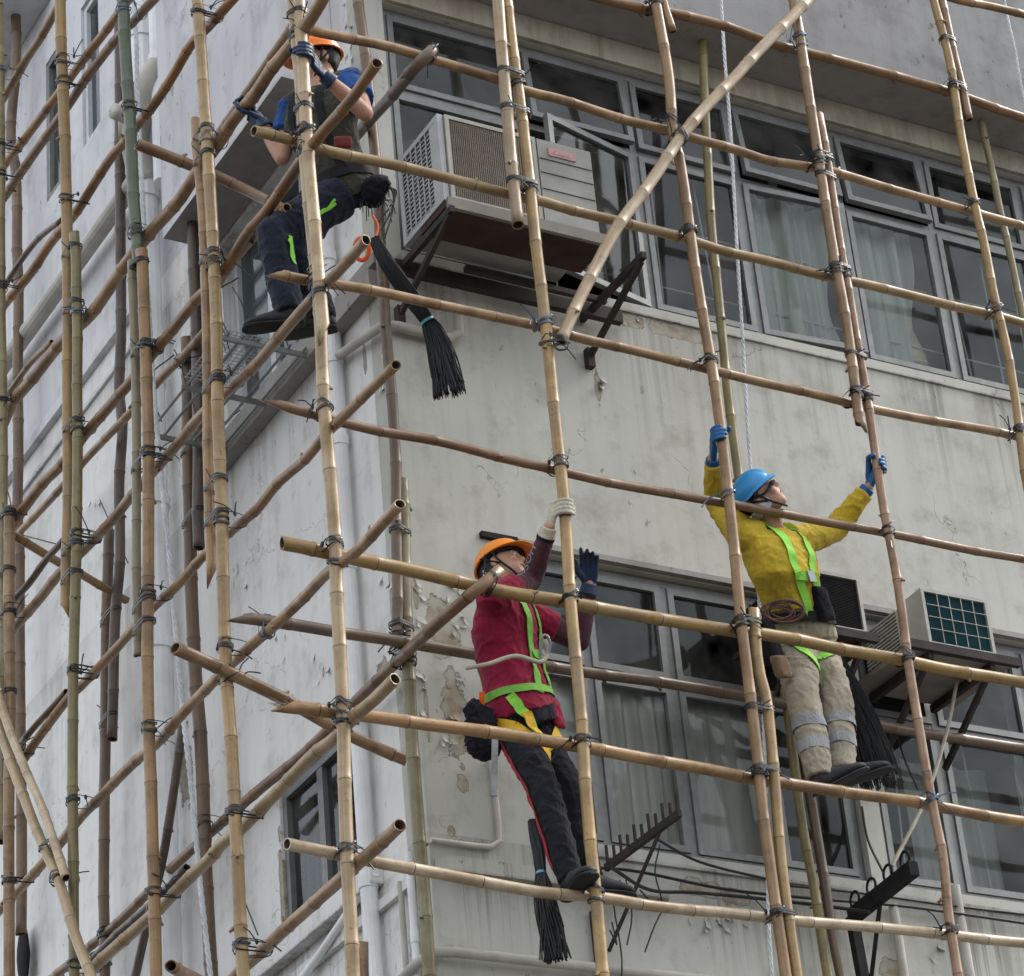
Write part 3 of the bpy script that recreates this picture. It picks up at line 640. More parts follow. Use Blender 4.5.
    uvl = me.uv_layers.new(name='uv'); flat = [x for f_ in uvv for x in f_]
    for i, x in enumerate(flat): uvl.data[i].uv = x
    bm = bmesh.new(); bm.from_mesh(me); bmesh.ops.recalc_face_normals(bm, faces=bm.faces)
    bm.to_mesh(me); bm.free()
    # put the origin at the pole's foot
    base = V(pts[-1]) if pts[-1].z < pts[0].z else V(pts[0]); me.transform(Matrix.Translation(-base))
    o = bpy.data.objects.new(name, me); o.location = base; COL.objects.link(o)
    tag(o, label, cat, group); return dict(o=o, path=path, r=r)

SO, LO_, SI = -.95, -.885, -.15
# every pole: key, label, plane, pixels along it, radius, kind, end0, end1
FS = [  # front standards (in the plane y)
 ('F0a', 'front half of the doubled corner upright, its slanted cut foot beside the olive-shirted worker', -.990, [(297,-25),(303,60),(308,150),(316,244),(324,335)], .031,'pale','open','point'),
 ('F0b', 'long corner upright that both faces of the scaffold meet at, running the full height', -.960, [(291,-25),(299,60),(304,140),(313,244),(320,320),(324,400),(332,488),(337,600),(343,732),(347,850),(353,990)], .030,'gold','open','open'),
 ('F1a', 'short upright with an open hollow foot tied in front of the big air conditioner', -.965, [(496,-25),(505,80),(511,150),(518,225)], .031,'pale','open','open'),
 ('F1b', 'upright gripped by the cream-gloved hand of the maroon-shirted worker', -.955, [(504,-25),(512,40),(523,120),(536,244),(546,330),(557,430),(564,500),(571,610),(580,710),(590,830),(604,990)], .028,'gold','open','open'),
 ('F2a', "upright gripped by the yellow-shirted worker's raised hand on the left", -.955, [(651,-25),(656,5),(668,75),(672,130),(680,165),(692,244),(710,356),(719,420),(729,500),(738,590),(749,680),(756,740),(763,806),(777,907),(788,990)], .027,'tan','open','open'),
 ('F2b', 'lower upright doubled beside the yellow-shirted worker, its top end at his belt', -.955, [(754,609),(759,666),(767,700),(773,762),(782,867),(790,930),(799,990)], .025,'gold','open','open'),
 ('F2c', 'stub of an upright ending below the top edge, doubled on the right of an upright', -.955, [(658,-25),(664,5),(673,32)], .024,'tan','open','open'),
 ('F3a', 'upright with a sharp pointed foot hanging just above the right hand of the yellow-shirted worker', -.965, [(790,-25),(799,32),(811,107),(821,175),(833,250),(846,320),(855,385),(861,426)], .028,'tan','open','point'),
 ('F3b', "upright held by the yellow-shirted worker's outstretched hand on the right", -.950, [(819,115),(827,160),(833,200),(842,256),(855,330),(863,375),(870,420),(881,488),(892,550),(903,618),(909,663),(921,735),(933,807),(944,865),(950,920),(960,990)], .023,'red','open','open'),
 ('F4a', 'rightmost long upright of the outer front row', -.955, [(928,-25),(934,0),(947,50),(956,100),(966,162),(976,212),(985,250),(996,306),(1005,344),(1016,406),(1023,455),(1040,560)], .024,'gold','open','open'),
 ('F4b', 'short upright doubled against the rightmost long upright near the top edge', -.955, [(937,-25),(942,0),(953,50),(962,88),(969,120)], .025,'red','open','open'),
]
FI = [ # inner front standards
 ('G0a', 'dark brown inner upright standing close against the corner of the building', -.15, [(355,-25),(359,10),(366,60),(375,150),(382,270),(388,355),(393,420),(397,520),(397,638)], .028,'brown','open','open'),
 ('G0b', 'greenish inner upright at the corner of the building, below the dark brown one', -.13, [(402,480),(406,600),(411,732),(418,825),(424,900),(431,990)], .031,'olive','open','open'),
 ('G2', 'greenish inner upright behind the white rope and the blue helmet', -.20, [(698,-25),(701,10),(705,100),(709,175),(713,244),(721,319),(727,394),(738,470),(750,545),(770,625),(785,700),(800,807),(813,880),(822,945),(829,990)], .025,'olive','open','open'),
 ('G3', 'inner upright tied beside the greenish one below the feet of the yellow-shirted worker', -.20, [(800,740),(812,807),(824,882),(834,945),(843,990)], .025,'brown','open','open'),
 ('G4', 'greenish inner upright at the top right, behind the rightmost long upright', -.20, [(955,-25),(961,5),(970,62),(980,112),(991,165),(1000,212),(1009,250),(1021,306),(1030,350)], .022,'olive','open','open'),
]
FL = [ # front ledgers
 ('L0', 'ledger crossing only the top right corner of the picture', -.885, [(930,-9),(958,0),(988,6),(1024,15),(1060,24)], .024,'tan','open','open'),
 ('L1', 'topmost ledger of the front, tied along the lower edge of the overhanging storey', -.885, [(560,-12),(602,-1),(640,8),(672,13),(724,26),(770,42),(818,55),(878,72),(943,90),(973,100),(1024,118),(1060,128)], .027,'red','open','open'),
 ('L2', 'ledger of the front starting by the orange helmet and running above the big air conditioner', -.885, [(309,30),(343,37),(381,44),(418,54),(456,66),(500,81),(523,91),(562,100),(624,119),(667,130),(697,139),(737,150),(767,160),(808,167),(838,174),(908,194),(968,211),(1024,226),(1060,236)], .025,'tan','open','open'),
 ('L3', 'ledger of the front crossing the face of the big air conditioner', -.885, [(254,131),(293,141),(328,151),(381,162),(431,174),(506,193),(539,200),(569,209),(619,222),(687,239),(720,249),(768,261),(795,269),(828,278),(865,285),(930,300),(988,314),(1024,324),(1060,333)], .026,'gold','open','open'),
 ('L4', "front ledger just under the upper window sill, its split end by the olive-shirted worker's shoes", -.885, [(276,273),(306,280),(343,286),(381,293),(451,307),(512,320),(537,326),(579,338),(632,349),(699,366),(724,373),(768,384),(818,395),(873,408),(923,419),(980,429),(1024,438),(1060,446)], .024,'tan','point','open'),
 ('L5', 'ledger of the front passing in front of the neck of the yellow-shirted worker', -.885, [(274,401),(293,409),(318,415),(346,423),(381,431),(451,445),(512,460),(552,469),(582,476),(657,492),(707,500),(737,504),(768,511),(818,521),(898,535),(958,547),(1024,559),(1060,566)], .022,'red','point','open'),
 ('L6', 'thick ledger of the front passing across the chest of the maroon-shirted worker', -.885, [(282,543),(313,549),(363,560),(406,569),(468,584),(512,593),(562,601),(594,608),(662,619),(732,630),(763,634),(828,646),(899,659),(940,668),(993,677),(1024,683),(1060,690)], .030,'gold','open','open'),
 ('L7', 'ledger with a splintered end that the yellow-shirted worker stands on', -.885, [(283,706),(331,712),(373,717),(431,725),(487,731),(560,743),(591,748),(634,756),(707,769),(750,778),(783,782),(818,788),(855,794),(920,803),(938,807),(1000,818),(1024,822),(1060,828)], .028,'tan','point','open'),
 ('L8', 'lowest ledger of the front, which the maroon-shirted worker stands on', -.885, [(287,844),(341,854),(376,862),(406,868),(461,878),(512,888),(549,894),(587,897),(612,900),(644,906),(712,911),(762,917),(798,921),(868,927),(943,934),(1013,942),(1060,946)], .025,'pale','open','open'),
 ]
LSn = [ # left standards (plane x)
 ('A1a', 'upright cut by the left edge of the picture', -.955, [(-1,-25),(0,100),(1,244),(3,488),(3,700),(2,842)], .028,'olive','open','open'),
 ('A1b', 'upright nearest the left edge in the lower half, with its hollow top in the picture', -.955, [(9,508),(9,600),(10,740),(9,860),(9,990)], .031,'tan','open','open'),
 ('A2a', 'thick upright on the left that ends in a dark pointed foot halfway down', -.955, [(60,-25),(64,120),(67,244),(68,400),(68,488),(66,612)], .033,'gold','open','point'),
 ('A2b', 'upright doubled on the right of the thick pointed one, running on to the bottom edge', -.955, [(74,233),(77,300),(77,488),(75,600),(73,732),(73,860),(74,990)], .028,'olive','open','open'),
 ('A3a', 'green bamboo upright, the only green one of the outer row', -.955, [(121,-25),(125,40),(130,120),(134,200),(138,266)], .034,'green','open','open'),
 ('A3b', "tan upright that starts at the green one's foot and reaches the bottom edge", -.950, [(141,250),(145,340),(147,420),(148,488),(148,600),(149,732),(153,880),(156,990)], .030,'tan','open','open'),
 ('A3c', 'pale greenish upright doubled on the left below the green one, dark at its foot', -.950, [(132,262),(135,330),(136,420),(136,488),(137,570),(138,656)], .024,'olive','open','open'),
 ('A4a', 'upright between the green one and the corner, running the full height', -.955, [(194,-25),(198,10),(203,70),(206,120),(210,190),(213,244),(216,330),(218,400),(220,488),(225,650),(231,745),(236,850),(244,990)], .030,'gold','open','open'),
 ('A4b', 'shorter upright doubled left of the one next to the corner, with a pointed foot', -.955, [(196,119),(200,180),(204,244),(207,350),(209,488),(212,578)], .026,'tan','open','point'),
]
LI = [ # inner left standards
 ('B1', 'old brownish inner upright nearest the left edge', -.15, [(15,-25),(16,60),(11,135),(16,180),(18,300),(18,480),(20,600),(21,800),(21,934)], .036,'brown','open','open'),
 ('B2a', 'dark knotty inner upright behind the green bamboo', -.15, [(119,20),(120,120),(120,244),(121,330),(119,390),(122,430),(119,488),(120,560),(115,620),(112,739)], .033,'dark','open','open'),
 ('B2b', 'inner upright left of the dark knotty one, in the lower half', -.13, [(109,530),(107,620),(106,732),(104,860),(105,990)], .032,'brown','open','open'),
 ('B3a', 'dark inner upright right of the big white drainpipe, in the upper half', -.22, [(183,-25),(185,75),(190,150),(193,244),(197,350),(198,440),(199,548)], .034,'dark','open','open'),
 ('B3b', 'rough grey-brown inner upright beside the white drainpipe, in the lower half', -.20, [(187,338),(188,400),(189,488),(193,620),(200,732),(206,870),(213,990)], .036,'brown','open','open'),
 ('B4', 'leaning dark inner pole behind the lower left ledgers', -.3, [(183,722),(175,780),(162,860),(150,910),(134,985)], .024,'dark','open','open'),
 ('B5', 'short pale bamboo end standing beside the corner pipes at the bottom edge', -.25, [(362,942),(364,990)], .028,'tan','open','open'),
]
LLd = [ # left ledgers (plane x)
 ('K1', 'highest ledger of the left face, at the top left corner', -.850, [(-14,120),(4,97),(25,60),(40,38),(54,14),(70,-15)], .026,'tan','open','open'),
 ('K2', 'second highest ledger of the left face, ending beside the green bamboo', -.850, [(-8,184),(0,172),(25,138),(47,110),(70,78),(87,55),(100,38),(135,-8)], .026,'tan','open','open'),
 ('K3', 'ledger crossing the green bamboo near its top', -.850, [(-3,208),(5,197),(37,150),(57,122),(72,100),(87,77),(118,38),(135,20),(155,-2),(170,-18)], .027,'red','open','open'),
 ('K4', 'dark ledger crossing the green bamboo at its middle and running up to the top edge', -.850, [(-5,318),(5,304),(28,276),(50,243),(75,215),(87,197),(110,160),(125,142),(139,122),(155,102),(175,72),(192,44),(207,28),(232,0),(250,-20)], .027,'red','open','open'),
 ('K4b', 'thin ledger end doubled on the dark one, at the left edge', -.850, [(2,290),(20,262),(40,238),(62,220)], .018,'brown','open','open'),
 ('K5', "thick ledger held by the olive-shirted worker's far hand", -.885, [(-3,436),(12,404),(32,379),(62,341),(86,319),(102,299),(125,266),(148,235),(162,220),(182,197),(195,176),(220,142),(235,118),(256,92),(271,70),(288,50),(313,16),(330,-12)], .033,'tan','open','open'),
 ('K5b', 'thin bamboo end lying on a ledger beside the leftmost doubled uprights', -.850, [(7,394),(30,364),(52,342)], .017,'tan','open','open'),
 ('K6', "ledger with an open end above the olive-shirted worker's knee", -.885, [(5,535),(17,518),(42,484),(60,466),(85,434),(112,404),(130,384),(155,351),(175,326),(200,296),(222,274),(246,234),(266,211),(299,163),(323,132),(351,100),(377,63)], .028,'red','open','open'),
 ('K6b', 'second shorter ledger below the one over the knee of the olive-shirted worker', -.835, [(213,290),(228,268),(246,245),(262,228),(287,208)], .025,'tan','open','open'),
 ('K7', 'ledger that the olive-shirted worker rests his shoe on', -.850, [(-10,655),(15,626),(40,598),(60,573),(85,549),(113,519),(131,496),(152,472),(180,441),(200,417),(225,394),(256,364),(281,334),(311,299),(333,276),(366,240)], .027,'tan','open','open'),
 ('K7b', 'bamboo doubled under the end of a ledger near the left edge', -.850, [(14,600),(30,582),(45,560),(64,540)], .020,'brown','open','open'),
 ('K8', 'curved ledger with a dark cut end below the hanging ties of the olive-shirted worker', -.850, [(2,792),(18,768),(40,736),(67,700),(82,685),(112,653),(134,628),(155,605),(180,583),(205,555),(227,533),(256,510),(278,484),(306,459),(324,436),(338,421),(376,384),(396,365)], .024,'tan','open','open'),
 ('K8b', 'short bamboo doubled on a ledger between the leftmost uprights', -.850, [(22,742),(40,720),(66,692)], .018,'brown','open','open'),
 ('K9', 'ledger crossing behind the lone transom at the second upright from the corner', -.850, [(-14,925),(0,910),(22,887),(45,860),(62,840),(82,814),(105,792),(135,762),(160,740),(178,718),(195,700),(215,680),(235,660),(256,641),(271,628),(301,600),(328,573),(353,555),(376,530),(400,504)], .026,'tan','open','open'),
 ('K10', 'ledger crossing over the small side window, with an open end above the bottom crossing', -.850, [(85,976),(100,962),(127,937),(147,919),(165,902),(190,877),(212,857),(222,844),(240,830),(256,814),(286,784),(316,752),(336,737),(356,715),(376,698),(395,679)], .029,'gold','open','open'),
 ('K11', 'lowest ledger of the left face, with an open end right of the corner upright', -.850, [(225,990),(240,971),(263,950),(293,923),(323,895),(338,882),(363,860),(381,844),(400,825)], .029,'tan','open','open'),
]
poles = {}
def build_set(lst, axis, nm, grp, var=1):
    for (k, lab, pl, px, r_, kd, e0, e1) in lst:
        pts = [at(x, y, **{axis: pl}) for x, y in px]
        poles[k] = bamboo(nm, lab, pts, r_, kd, e0, e1, grp)
build_set(FS, 'y', 'bamboo_upright', 'outer bamboo uprights of the front face')
build_set(FI, 'y', 'bamboo_upright', 'inner bamboo uprights of the front face')
build_set(FL, 'y', 'bamboo_ledger', 'level bamboo ledgers of the front face')
build_set(LSn, 'x', 'bamboo_upright', 'outer bamboo uprights of the left face')
build_set(LI, 'x', 'bamboo_upright', 'inner bamboo uprights of the left face')
build_set(LLd, 'x', 'bamboo_ledger', 'level bamboo ledgers of the left face')
XT = [
 ('M1', 'dark inner ledger passing behind the maroon-shirted worker, with a pointed left end', [at(238,617,y=-.22), at(293,625,y=-.22), at(356,635,y=-.22), at(443,650,y=-.22), at(549,667,y=-.22), at(599,674,y=-.22), at(674,685,y=-.22), at(742,696,y=-.22), at(873,723,y=-.22), at(928,734,y=-.22), at(980,742,y=-.22), at(1060,754,y=-.22)], .027, 'brown', 'point', 'open', 'level bamboo ledgers of the front face'),
 ('N1', 'long inner ledger of the left face whose dark end crosses the chest-high front ledger', [at(500,570,y=-.96), at(471,595,y=-.945), at(431,630,y=-.6), at(398,660,x=-.16), at(356,700,x=-.13), at(306,752,x=-.12), at(256,792,x=-.12), at(205,837,x=-.12), at(160,880,x=-.12), at(110,930,x=-.12), at(50,980,x=-.12)], .027, 'red', 'open', 'open', 'level bamboo ledgers of the left face'),
 ('N2', 'short dark inner bamboo under the long inner ledger at the lower left', [at(187,868,x=-.2), at(150,905,x=-.2), at(120,932,x=-.2), at(85,966,x=-.2)], .024, 'dark', 'open', 'open', 'level bamboo ledgers of the left face'),
 ('N3', 'dark mottled bamboo end tied over the front ledger right of the orange helmet', [at(433,50,y=-.95), at(418,64,y=-.92), at(401,84,y=-.7), at(372,118,x=-.16), at(330,165,x=-.14)], .031, 'brown', 'open', 'open', 'level bamboo ledgers of the left face'),
 ('N4', 'thin inner ledger of the left face crossing in front of the white drainpipe', [at(215,318,x=-.25), at(196,343,x=-.25), at(163,376,x=-.25), at(130,413,x=-.25), at(83,463,x=-.25), at(60,489,x=-.25), at(20,532,x=-.25)], .024, 'tan', 'open', 'open', 'level bamboo ledgers of the left face'),
 ('N5', 'pale mottled old bamboo behind the thick ledger left of the orange helmet', [at(292,26,x=-.42), at(283,40,x=-.42), at(253,84,x=-.42), at(213,141,x=-.42)], .024, 'pale', 'open', 'open', 'level bamboo ledgers of the left face'),
 ('T1', 'crosswise bamboo with an open hollow end beside the green upright', [at(137,144,x=-1.15), at(193,166,x=-.84), at(232,183,x=-.6), at(287,211,x=-.42)], .030, 'red', 'open', 'open', 'crosswise bamboo transoms'),
 ('T2', 'crosswise bamboo at the left, running from the edge upright in towards the wall', [at(14,536,x=-.84), at(60,563,x=-.55), at(85,576,x=-.35), at(127,601,x=-.05)], .025, 'tan', 'open', 'open', 'crosswise bamboo transoms'),
 ('T3', 'crosswise bamboo with an open hollow end in front of the upright next to the corner', [at(175,648,x=-1.25), at(220,669,x=-1.01), at(256,686,x=-.82), at(293,704,x=-.6), at(353,736,x=-.32), at(406,760,x=-.08)], .030, 'tan', 'open', 'open', 'crosswise bamboo transoms'),
 ('T4', 'bamboo end poking into the picture at the bottom edge left of centre', [at(171,966,x=-1.1), at(195,978,x=-.9), at(230,996,x=-.7)], .027, 'tan', 'open', 'open', 'crosswise bamboo transoms'),
 ('D1', 'left one of the two pale sloping poles crossing the lower left corner', [at(-14,695,x=-1.04), at(5,744,x=-1.04), at(22,792,x=-1.04), at(40,837,x=-1.04), at(60,887,x=-1.04), at(77,940,x=-1.04), at(97,990,x=-1.04)], .027, 'pale', 'open', 'open', 'pale sloping bamboo braces'),
 ('D2', 'right and shorter one of the two pale sloping poles in the lower left corner', [at(-10,672,x=-1.04), at(10,732,x=-1.04), at(25,767,x=-1.04), at(42,807,x=-1.04), at(55,845,x=-1.04), at(66,878,x=-1.04)], .024, 'pale', 'open', 'open', 'pale sloping bamboo braces'),
 ('D3', 'long pale sloping bamboo with a hollow foot crossing the windows at the top', [at(826,-22,y=-1.02), at(810,-1,y=-1.02), at(762,47,y=-1.02), at(732,80,y=-1.02), at(692,122,y=-1.02), at(659,170,y=-1.02), at(619,225,y=-1.02), at(589,280,y=-1.02), at(572,316,y=-1.02), at(561,341,y=-1.02)], .031, 'pale', 'open', 'open', 'pale sloping bamboo braces'),
]
for (k, lab, pts, r_, kd, e0, e1, grp) in XT:
    poles[k] = bamboo('bamboo_ledger' if k[0] in 'MN' else ('bamboo_transom' if k[0] == 'T' else 'bamboo_brace'), lab, pts, r_, kd, e0, e1, grp)
# a few splinters at the broken end
mb = MB(); c = at(285, 706, y=-.885)
for i in range(9):
    a0 = c+V((rnd.uniform(0, .03), rnd.uniform(-.02, .02), rnd.uniform(-.02, .02))); mb.tube([a0, a0+V((-rnd.uniform(.03, .11), rnd.uniform(-.02, .02), rnd.uniform(-.005, .035)))], [.003, .0006], 4)
sp = mb.build('splinters', BAM['pale'][0]); sp.parent = poles['L7']['o']; sp.matrix_parent_inverse = Matrix.Translation(-poles['L7']['o'].location)

# ------------------------------------------------------------------ lashings
def loop_pts(c, n_, e, L0, L1, hw, k=20, skew=0, ax=None):
    """rounded loop in the plane of n_ and e, from -L0 to +L1 along n_, half width hw along e"""
    out = []
    for i in range(k):
        an = 2*math.pi*i/k; cx_, sx_ = math.cos(an), math.sin(an)
        x = (L1 if cx_ > 0 else L0)*(abs(cx_)**.75)*(1 if cx_ > 0 else -1); y = hw*(abs(sx_)**.6)*(1 if sx_ > 0 else -1)
        out.append(c+n_*x+e*y+(ax*skew*sx_ if ax is not None else V((0, 0, 0))))
    return out
def ribbon_loop(b, pts, axis, h, th):
    n = len(pts); c = sum(pts, V((0, 0, 0)))/n; base = len(b.v)
    for p in pts:
        o_ = (p-c); o_ = (o_-axis*o_.dot(axis)); o_ = o_.normalized() if o_.length > 1e-6 else axis.orthogonal()
        for (s_, t_) in ((-.5, 0), (.5, 0), (.5, 1), (-.5, 1)): b.v.append(p+axis*(h*s_)+o_*(th*t_))
    for i in range(n):
        j = (i+1) % n
        for k in range(4): l = (k+1) % 4; b.f.append((base+4*i+k, base+4*i+l, base+4*j+l, base+4*j+k)); b.mi.append(0)
def lash(std, led, p, q, da, db, seed, mat='tie'):
    r = random.Random(seed); b = MB(); n_ = (q-p); n_ = (n_-da*n_.dot(da)); dist = n_.length; n_ = n_.normalized() if dist > 1e-5 else da.orthogonal().normalized()
    r1, r2 = std['r'], led['r']; s_ = da.cross(n_).normalized()
    if s_.dot(db) < 0: s_ = -s_
    for k in range(r.choice((1, 2, 2))):                                   # tight turns round the upright
        c = p+da*(r.uniform(-.02, .03)+k*.022); ti = r.uniform(-.014, .014)
        ribbon_loop(b, [x for x in loop_pts(c, n_, s_, r1*1.06, r1*1.1, r1*1.10, 16, ti, da)], da, r.uniform(.007, .012), .0025)
    for sg in ((1, -1) if r.random() < .35 else (r.choice((1, -1)),)):           # turns round both
        e = (s_+da*sg*.75).normalized(); pn = n_.cross(e).normalized()
        for m_ in range(r.choice((1, 1, 2))):
            off = pn*(r.uniform(-.006, .006)+m_*.009)
            ribbon_loop(b, loop_pts(p+off, n_, e, r1*1.12, dist+r2*1.12, max(r1, r2)*1.28, 20), pn, r.uniform(.005, .008), .0025)
    kn = p+n_*(dist*.5)+s_*(r1*1.3)*r.choice((1, -1))-da*.01
    b.tube([kn-V((0, 0, .012)), kn, kn+V((0, 0, .012))], [.005, .009, .005], 6)
    for _ in range(r.choice((1, 2, 2, 3))):                                    # loose tails
        d = V((r.uniform(-1, 1), r.uniform(-1, .4), r.uniform(-.9, .8))).normalized(); ln = r.uniform(.04, .17)
        b.tube(catmull([kn, kn+d*ln*.5+V((0, 0, .01)), kn+d*ln+V((0, 0, -.02*r.random()))], .03), .0032, 4)
    o = b.build('lashing', M[mat]); o.parent = std['o']; o.matrix_parent_inverse = Matrix.Translation(-std['o'].location); return o
def nearest(A, Bp):
    best = None
    pa = A['path'][::2]; pb = Bp['path'][::2]
    a = np.array([tuple(v) for v in pa]); c = np.array([tuple(v) for v in pb])
    d = ((a[:, None, :]-c[None, :, :])**2).sum(2); i, j = np.unravel_index(d.argmin(), d.shape)
    # refine j on exact
    da = (pa[min(i+1, len(pa)-1)]-pa[max(i-1, 0)]).normalized(); db = (pb[min(j+1, len(pb)-1)]-pb[max(j-1, 0)]).normalized()
    # closest points of two lines
    p, q = pa[i], pb[j]; w0 = p-q; aa, bb, cc, dd, ee = 1, da.dot(db), 1, da.dot(w0), db.dot(w0); den = aa*cc-bb*bb
    if den > .02:
        s_ = (bb*ee-cc*dd)/den; t_ = (aa*ee-bb*dd)/den
        if abs(s_) < .08 and abs(t_) < .08: p = p+da*s_; q = q+db*t_
    return math.sqrt(d.min()), p, q, da, db
def par(A, Bp): return False
sdn = 0
def tie_all(stds, leds, lim=.16):
    global sdn
    for s_ in stds:
        for l in leds:
            if s_ == l: continue
            A, C = poles[s_], poles[l]; d, p, q, da, db = nearest(A, C)
            pp = proj(p)
            if (q-p).length < lim and d < lim and -30 < pp.x < 1054 and -30 < pp.y < 1006:
                # leave out where the pole's end only just reaches
                sdn += 1; lash(A, C, p, q, da, db, sdn, 'tie' if sdn % 9 else 'tie_blue')
tie_all(['F0b', 'F1b', 'F2a', 'F3b', 'F4a'], ['L0', 'L1', 'L2', 'L3', 'L4', 'L5', 'L6', 'L7', 'L8'], .13)
tie_all(['F0a'], ['L2', 'L3'], .13); tie_all(['F3a'], ['L1', 'L2', 'L3', 'L4'], .13)
tie_all(['F0b'], ['K5', 'K6', 'K7', 'K9', 'K10'], .13)
tie_all(['A1a'], ['K1', 'K2', 'K3', 'K4', 'K5'], .13); tie_all(['A1b'], ['K6', 'K7', 'K8', 'K9'], .13)
tie_all(['A2b'], ['K5', 'K6', 'K7', 'K8', 'K9', 'K10'], .13); tie_all(['A2a'], ['K2', 'K3', 'K4'], .13)
tie_all(['A3a'], ['K3', 'K4', 'K5'], .13); tie_all(['A3b'], ['K6', 'K7', 'K8', 'K9', 'K10'], .13)
tie_all(['A4a'], ['K4', 'K5', 'K6', 'K7', 'K8', 'K9', 'K10', 'K11', 'T1', 'T3'], .2)
tie_all(['B2b', 'B3b', 'B1'], ['N1', 'N4', 'N2'], .16); tie_all(['G0b', 'G0a'], ['M1', 'N1'], .2); tie_all(['L6'], ['N1'], .1); tie_all(['L2'], ['N3'], .12); tie_all(['K9'], ['T3', 'M1'], .1)
tie_all(['D3'], ['F1b', 'F2a', 'F3b'], .13); tie_all(['D1'], ['A2b', 'K9'], .16)
def double_tie(a, c, px, py, axis, n=2):
    """a band round two poles standing side by side"""
    A, C = poles[a], poles[c]; p0 = at(px, py, **axis)
    p = min(A['path'], key=lambda v: (v-p0).length); q = min(C['path'], key=lambda v: (v-p0).length); q = V((q.x, q.y, q.z)); d = (q-p); d.z = 0; L = d.length; dn_ = d.normalized()
    da = V((0, 0, 1)); e = da.cross(dn_).normalized(); b = MB(); r = random.Random(int(px*py))
    for k in range(n): ribbon_loop(b, loop_pts((p)+da*(k*.014), dn_, e, A['r']*1.05, L+C['r']*1.05, max(A['r'], C['r'])*1.12, 24, r.uniform(-.006, .006), da), da, .009, .0025)
    kn = p+dn_*(L*.5)-e*.0+V((0, 0, 0)); kn = kn+(V((-.6, -.8, 0))*.035)
    for _ in range(2): b.tube([kn, kn+V((r.uniform(-.06, .06), -.02, r.uniform(-.06, .06)))], .003, 4)
    o = b.build('lashing', M['tie']); o.parent = A['o']; o.matrix_parent_inverse = Matrix.Translation(-A['o'].location)
for args in (('F0b', 'F0a', 306, 112, dict(y=-.95)), ('F0b', 'F0a', 319, 297, dict(y=-.95)), ('F0b', 'F0a', 300, 20, dict(y=-.95)), ('F1b', 'F1a', 513, 112, dict(y=-.95)), ('F1b', 'F1a', 520, 183, dict(y=-.95)), ('F1b', 'F1a', 507, 75, dict(y=-.95)),
             ('F2a', 'F2b', 758, 625, dict(y=-.95)), ('F2a', 'F2b', 758, 708, dict(y=-.95)), ('F2a', 'F2b', 766, 770, dict(y=-.95)), ('F2a', 'F2b', 780, 912, dict(y=-.95)),
             ('F3b', 'F3a', 826, 158, dict(y=-.95)), ('F3b', 'F3a', 830, 178, dict(y=-.95)), ('F3b', 'F3a', 838, 268, dict(y=-.95)), ('F3b', 'F3a', 854, 358, dict(y=-.95)), ('F3b', 'F3a', 860, 395, dict(y=-.95)), ('F4a', 'F4b', 948, 41, dict(y=-.95)), ('F4a', 'F4b', 955, 85, dict(y=-.95)),
             ('A2b', 'A2a', 72, 254, dict(x=-.95)), ('A2b', 'A2a', 72, 311, dict(x=-.95)), ('A2b', 'A2a', 72, 431, dict(x=-.95)), ('A2b', 'A2a', 72, 553, dict(x=-.95)), ('A2b', 'A2a', 72, 579, dict(x=-.95)),
             ('A3b', 'A3c', 141, 350, dict(x=-.95)), ('A3b', 'A3c', 141, 464, dict(x=-.95)), ('A3b', 'A3c', 143, 606, dict(x=-.95)), ('A3b', 'A3c', 143, 628, dict(x=-.95)), ('A3a', 'A3b', 139, 268, dict(x=-.95)),
             ('A4a', 'A4b', 203, 137, dict(x=-.95)), ('A4a', 'A4b', 205, 158, dict(x=-.95)), ('A4a', 'A4b', 209, 258, dict(x=-.95)), ('A4a', 'A4b', 211, 388, dict(x=-.95)), ('A4a', 'A4b', 214, 485, dict(x=-.95)), ('A4a', 'A4b', 216, 520, dict(x=-.95)),
             ('A1b', 'A1a', 5, 518, dict(x=-.95)), ('A1b', 'A1a', 5, 580, dict(x=-.95)), ('A1b', 'A1a', 5, 622, dict(x=-.95)), ('A1b', 'A1a', 5, 700, dict(x=-.95)), ('D1', 'D2', 50, 838, dict(x=-1.04)),
             ('B2b', 'B2a', 111, 618, dict(x=-.15)), ('B2b', 'B2a', 109, 718, dict(x=-.15)), ('B3b', 'B3a', 192, 355, dict(x=-.2)), ('B3b', 'B3a', 193, 450, dict(x=-.2)), ('B3b', 'B3a', 193, 525, dict(x=-.2)), ('G0a', 'G0b', 400, 530, dict(y=-.15)), ('G0a', 'G0b', 402, 630, dict(y=-.15))):
    double_tie(*args)

# ------------------------------------------------------------------ ropes
def rope(name, label, pts, r, mat, twist=.035, cat='rope', group=None):
    path = catmull(pts, .012); b = MB()
    for s_ in (0, 1, 2):
        L = 0; q = []; prev = path[0]
        for p_ in path:
            L += (p_-prev).length; prev = p_; an = L/twist*2*math.pi/3+s_*2.094
            q.append(p_+V((math.cos(an)*r*.55, math.sin(an)*r*.55, 0)))
        b.tube(q, r*.55, 6)
    return tag(b.build(name, mat, smooth=True), label, cat, group)
rope('rope', 'white twisted rope hanging beside the green bamboo and the white drainpipe', [at(*q, x=-.62) for q in ((131,-20),(136,37),(137,75),(140,150),(144,225),(150,331),(155,406),(162,485),(170,563),(176,638),(182,705),(186,740),(192,794),(200,882),(212,990))], .013, M['rope'], .05)
rope('rope', 'white twisted rope running down behind the blue helmet', [at(*q, y=-.45) for q in ((720,-20),(724,50),(729,112),(733,175),(737,250),(743,344),(747,419),(751,474),(757,560),(763,700),(767,860),(769,930),(773,990))], .009, M['rope'], .04)
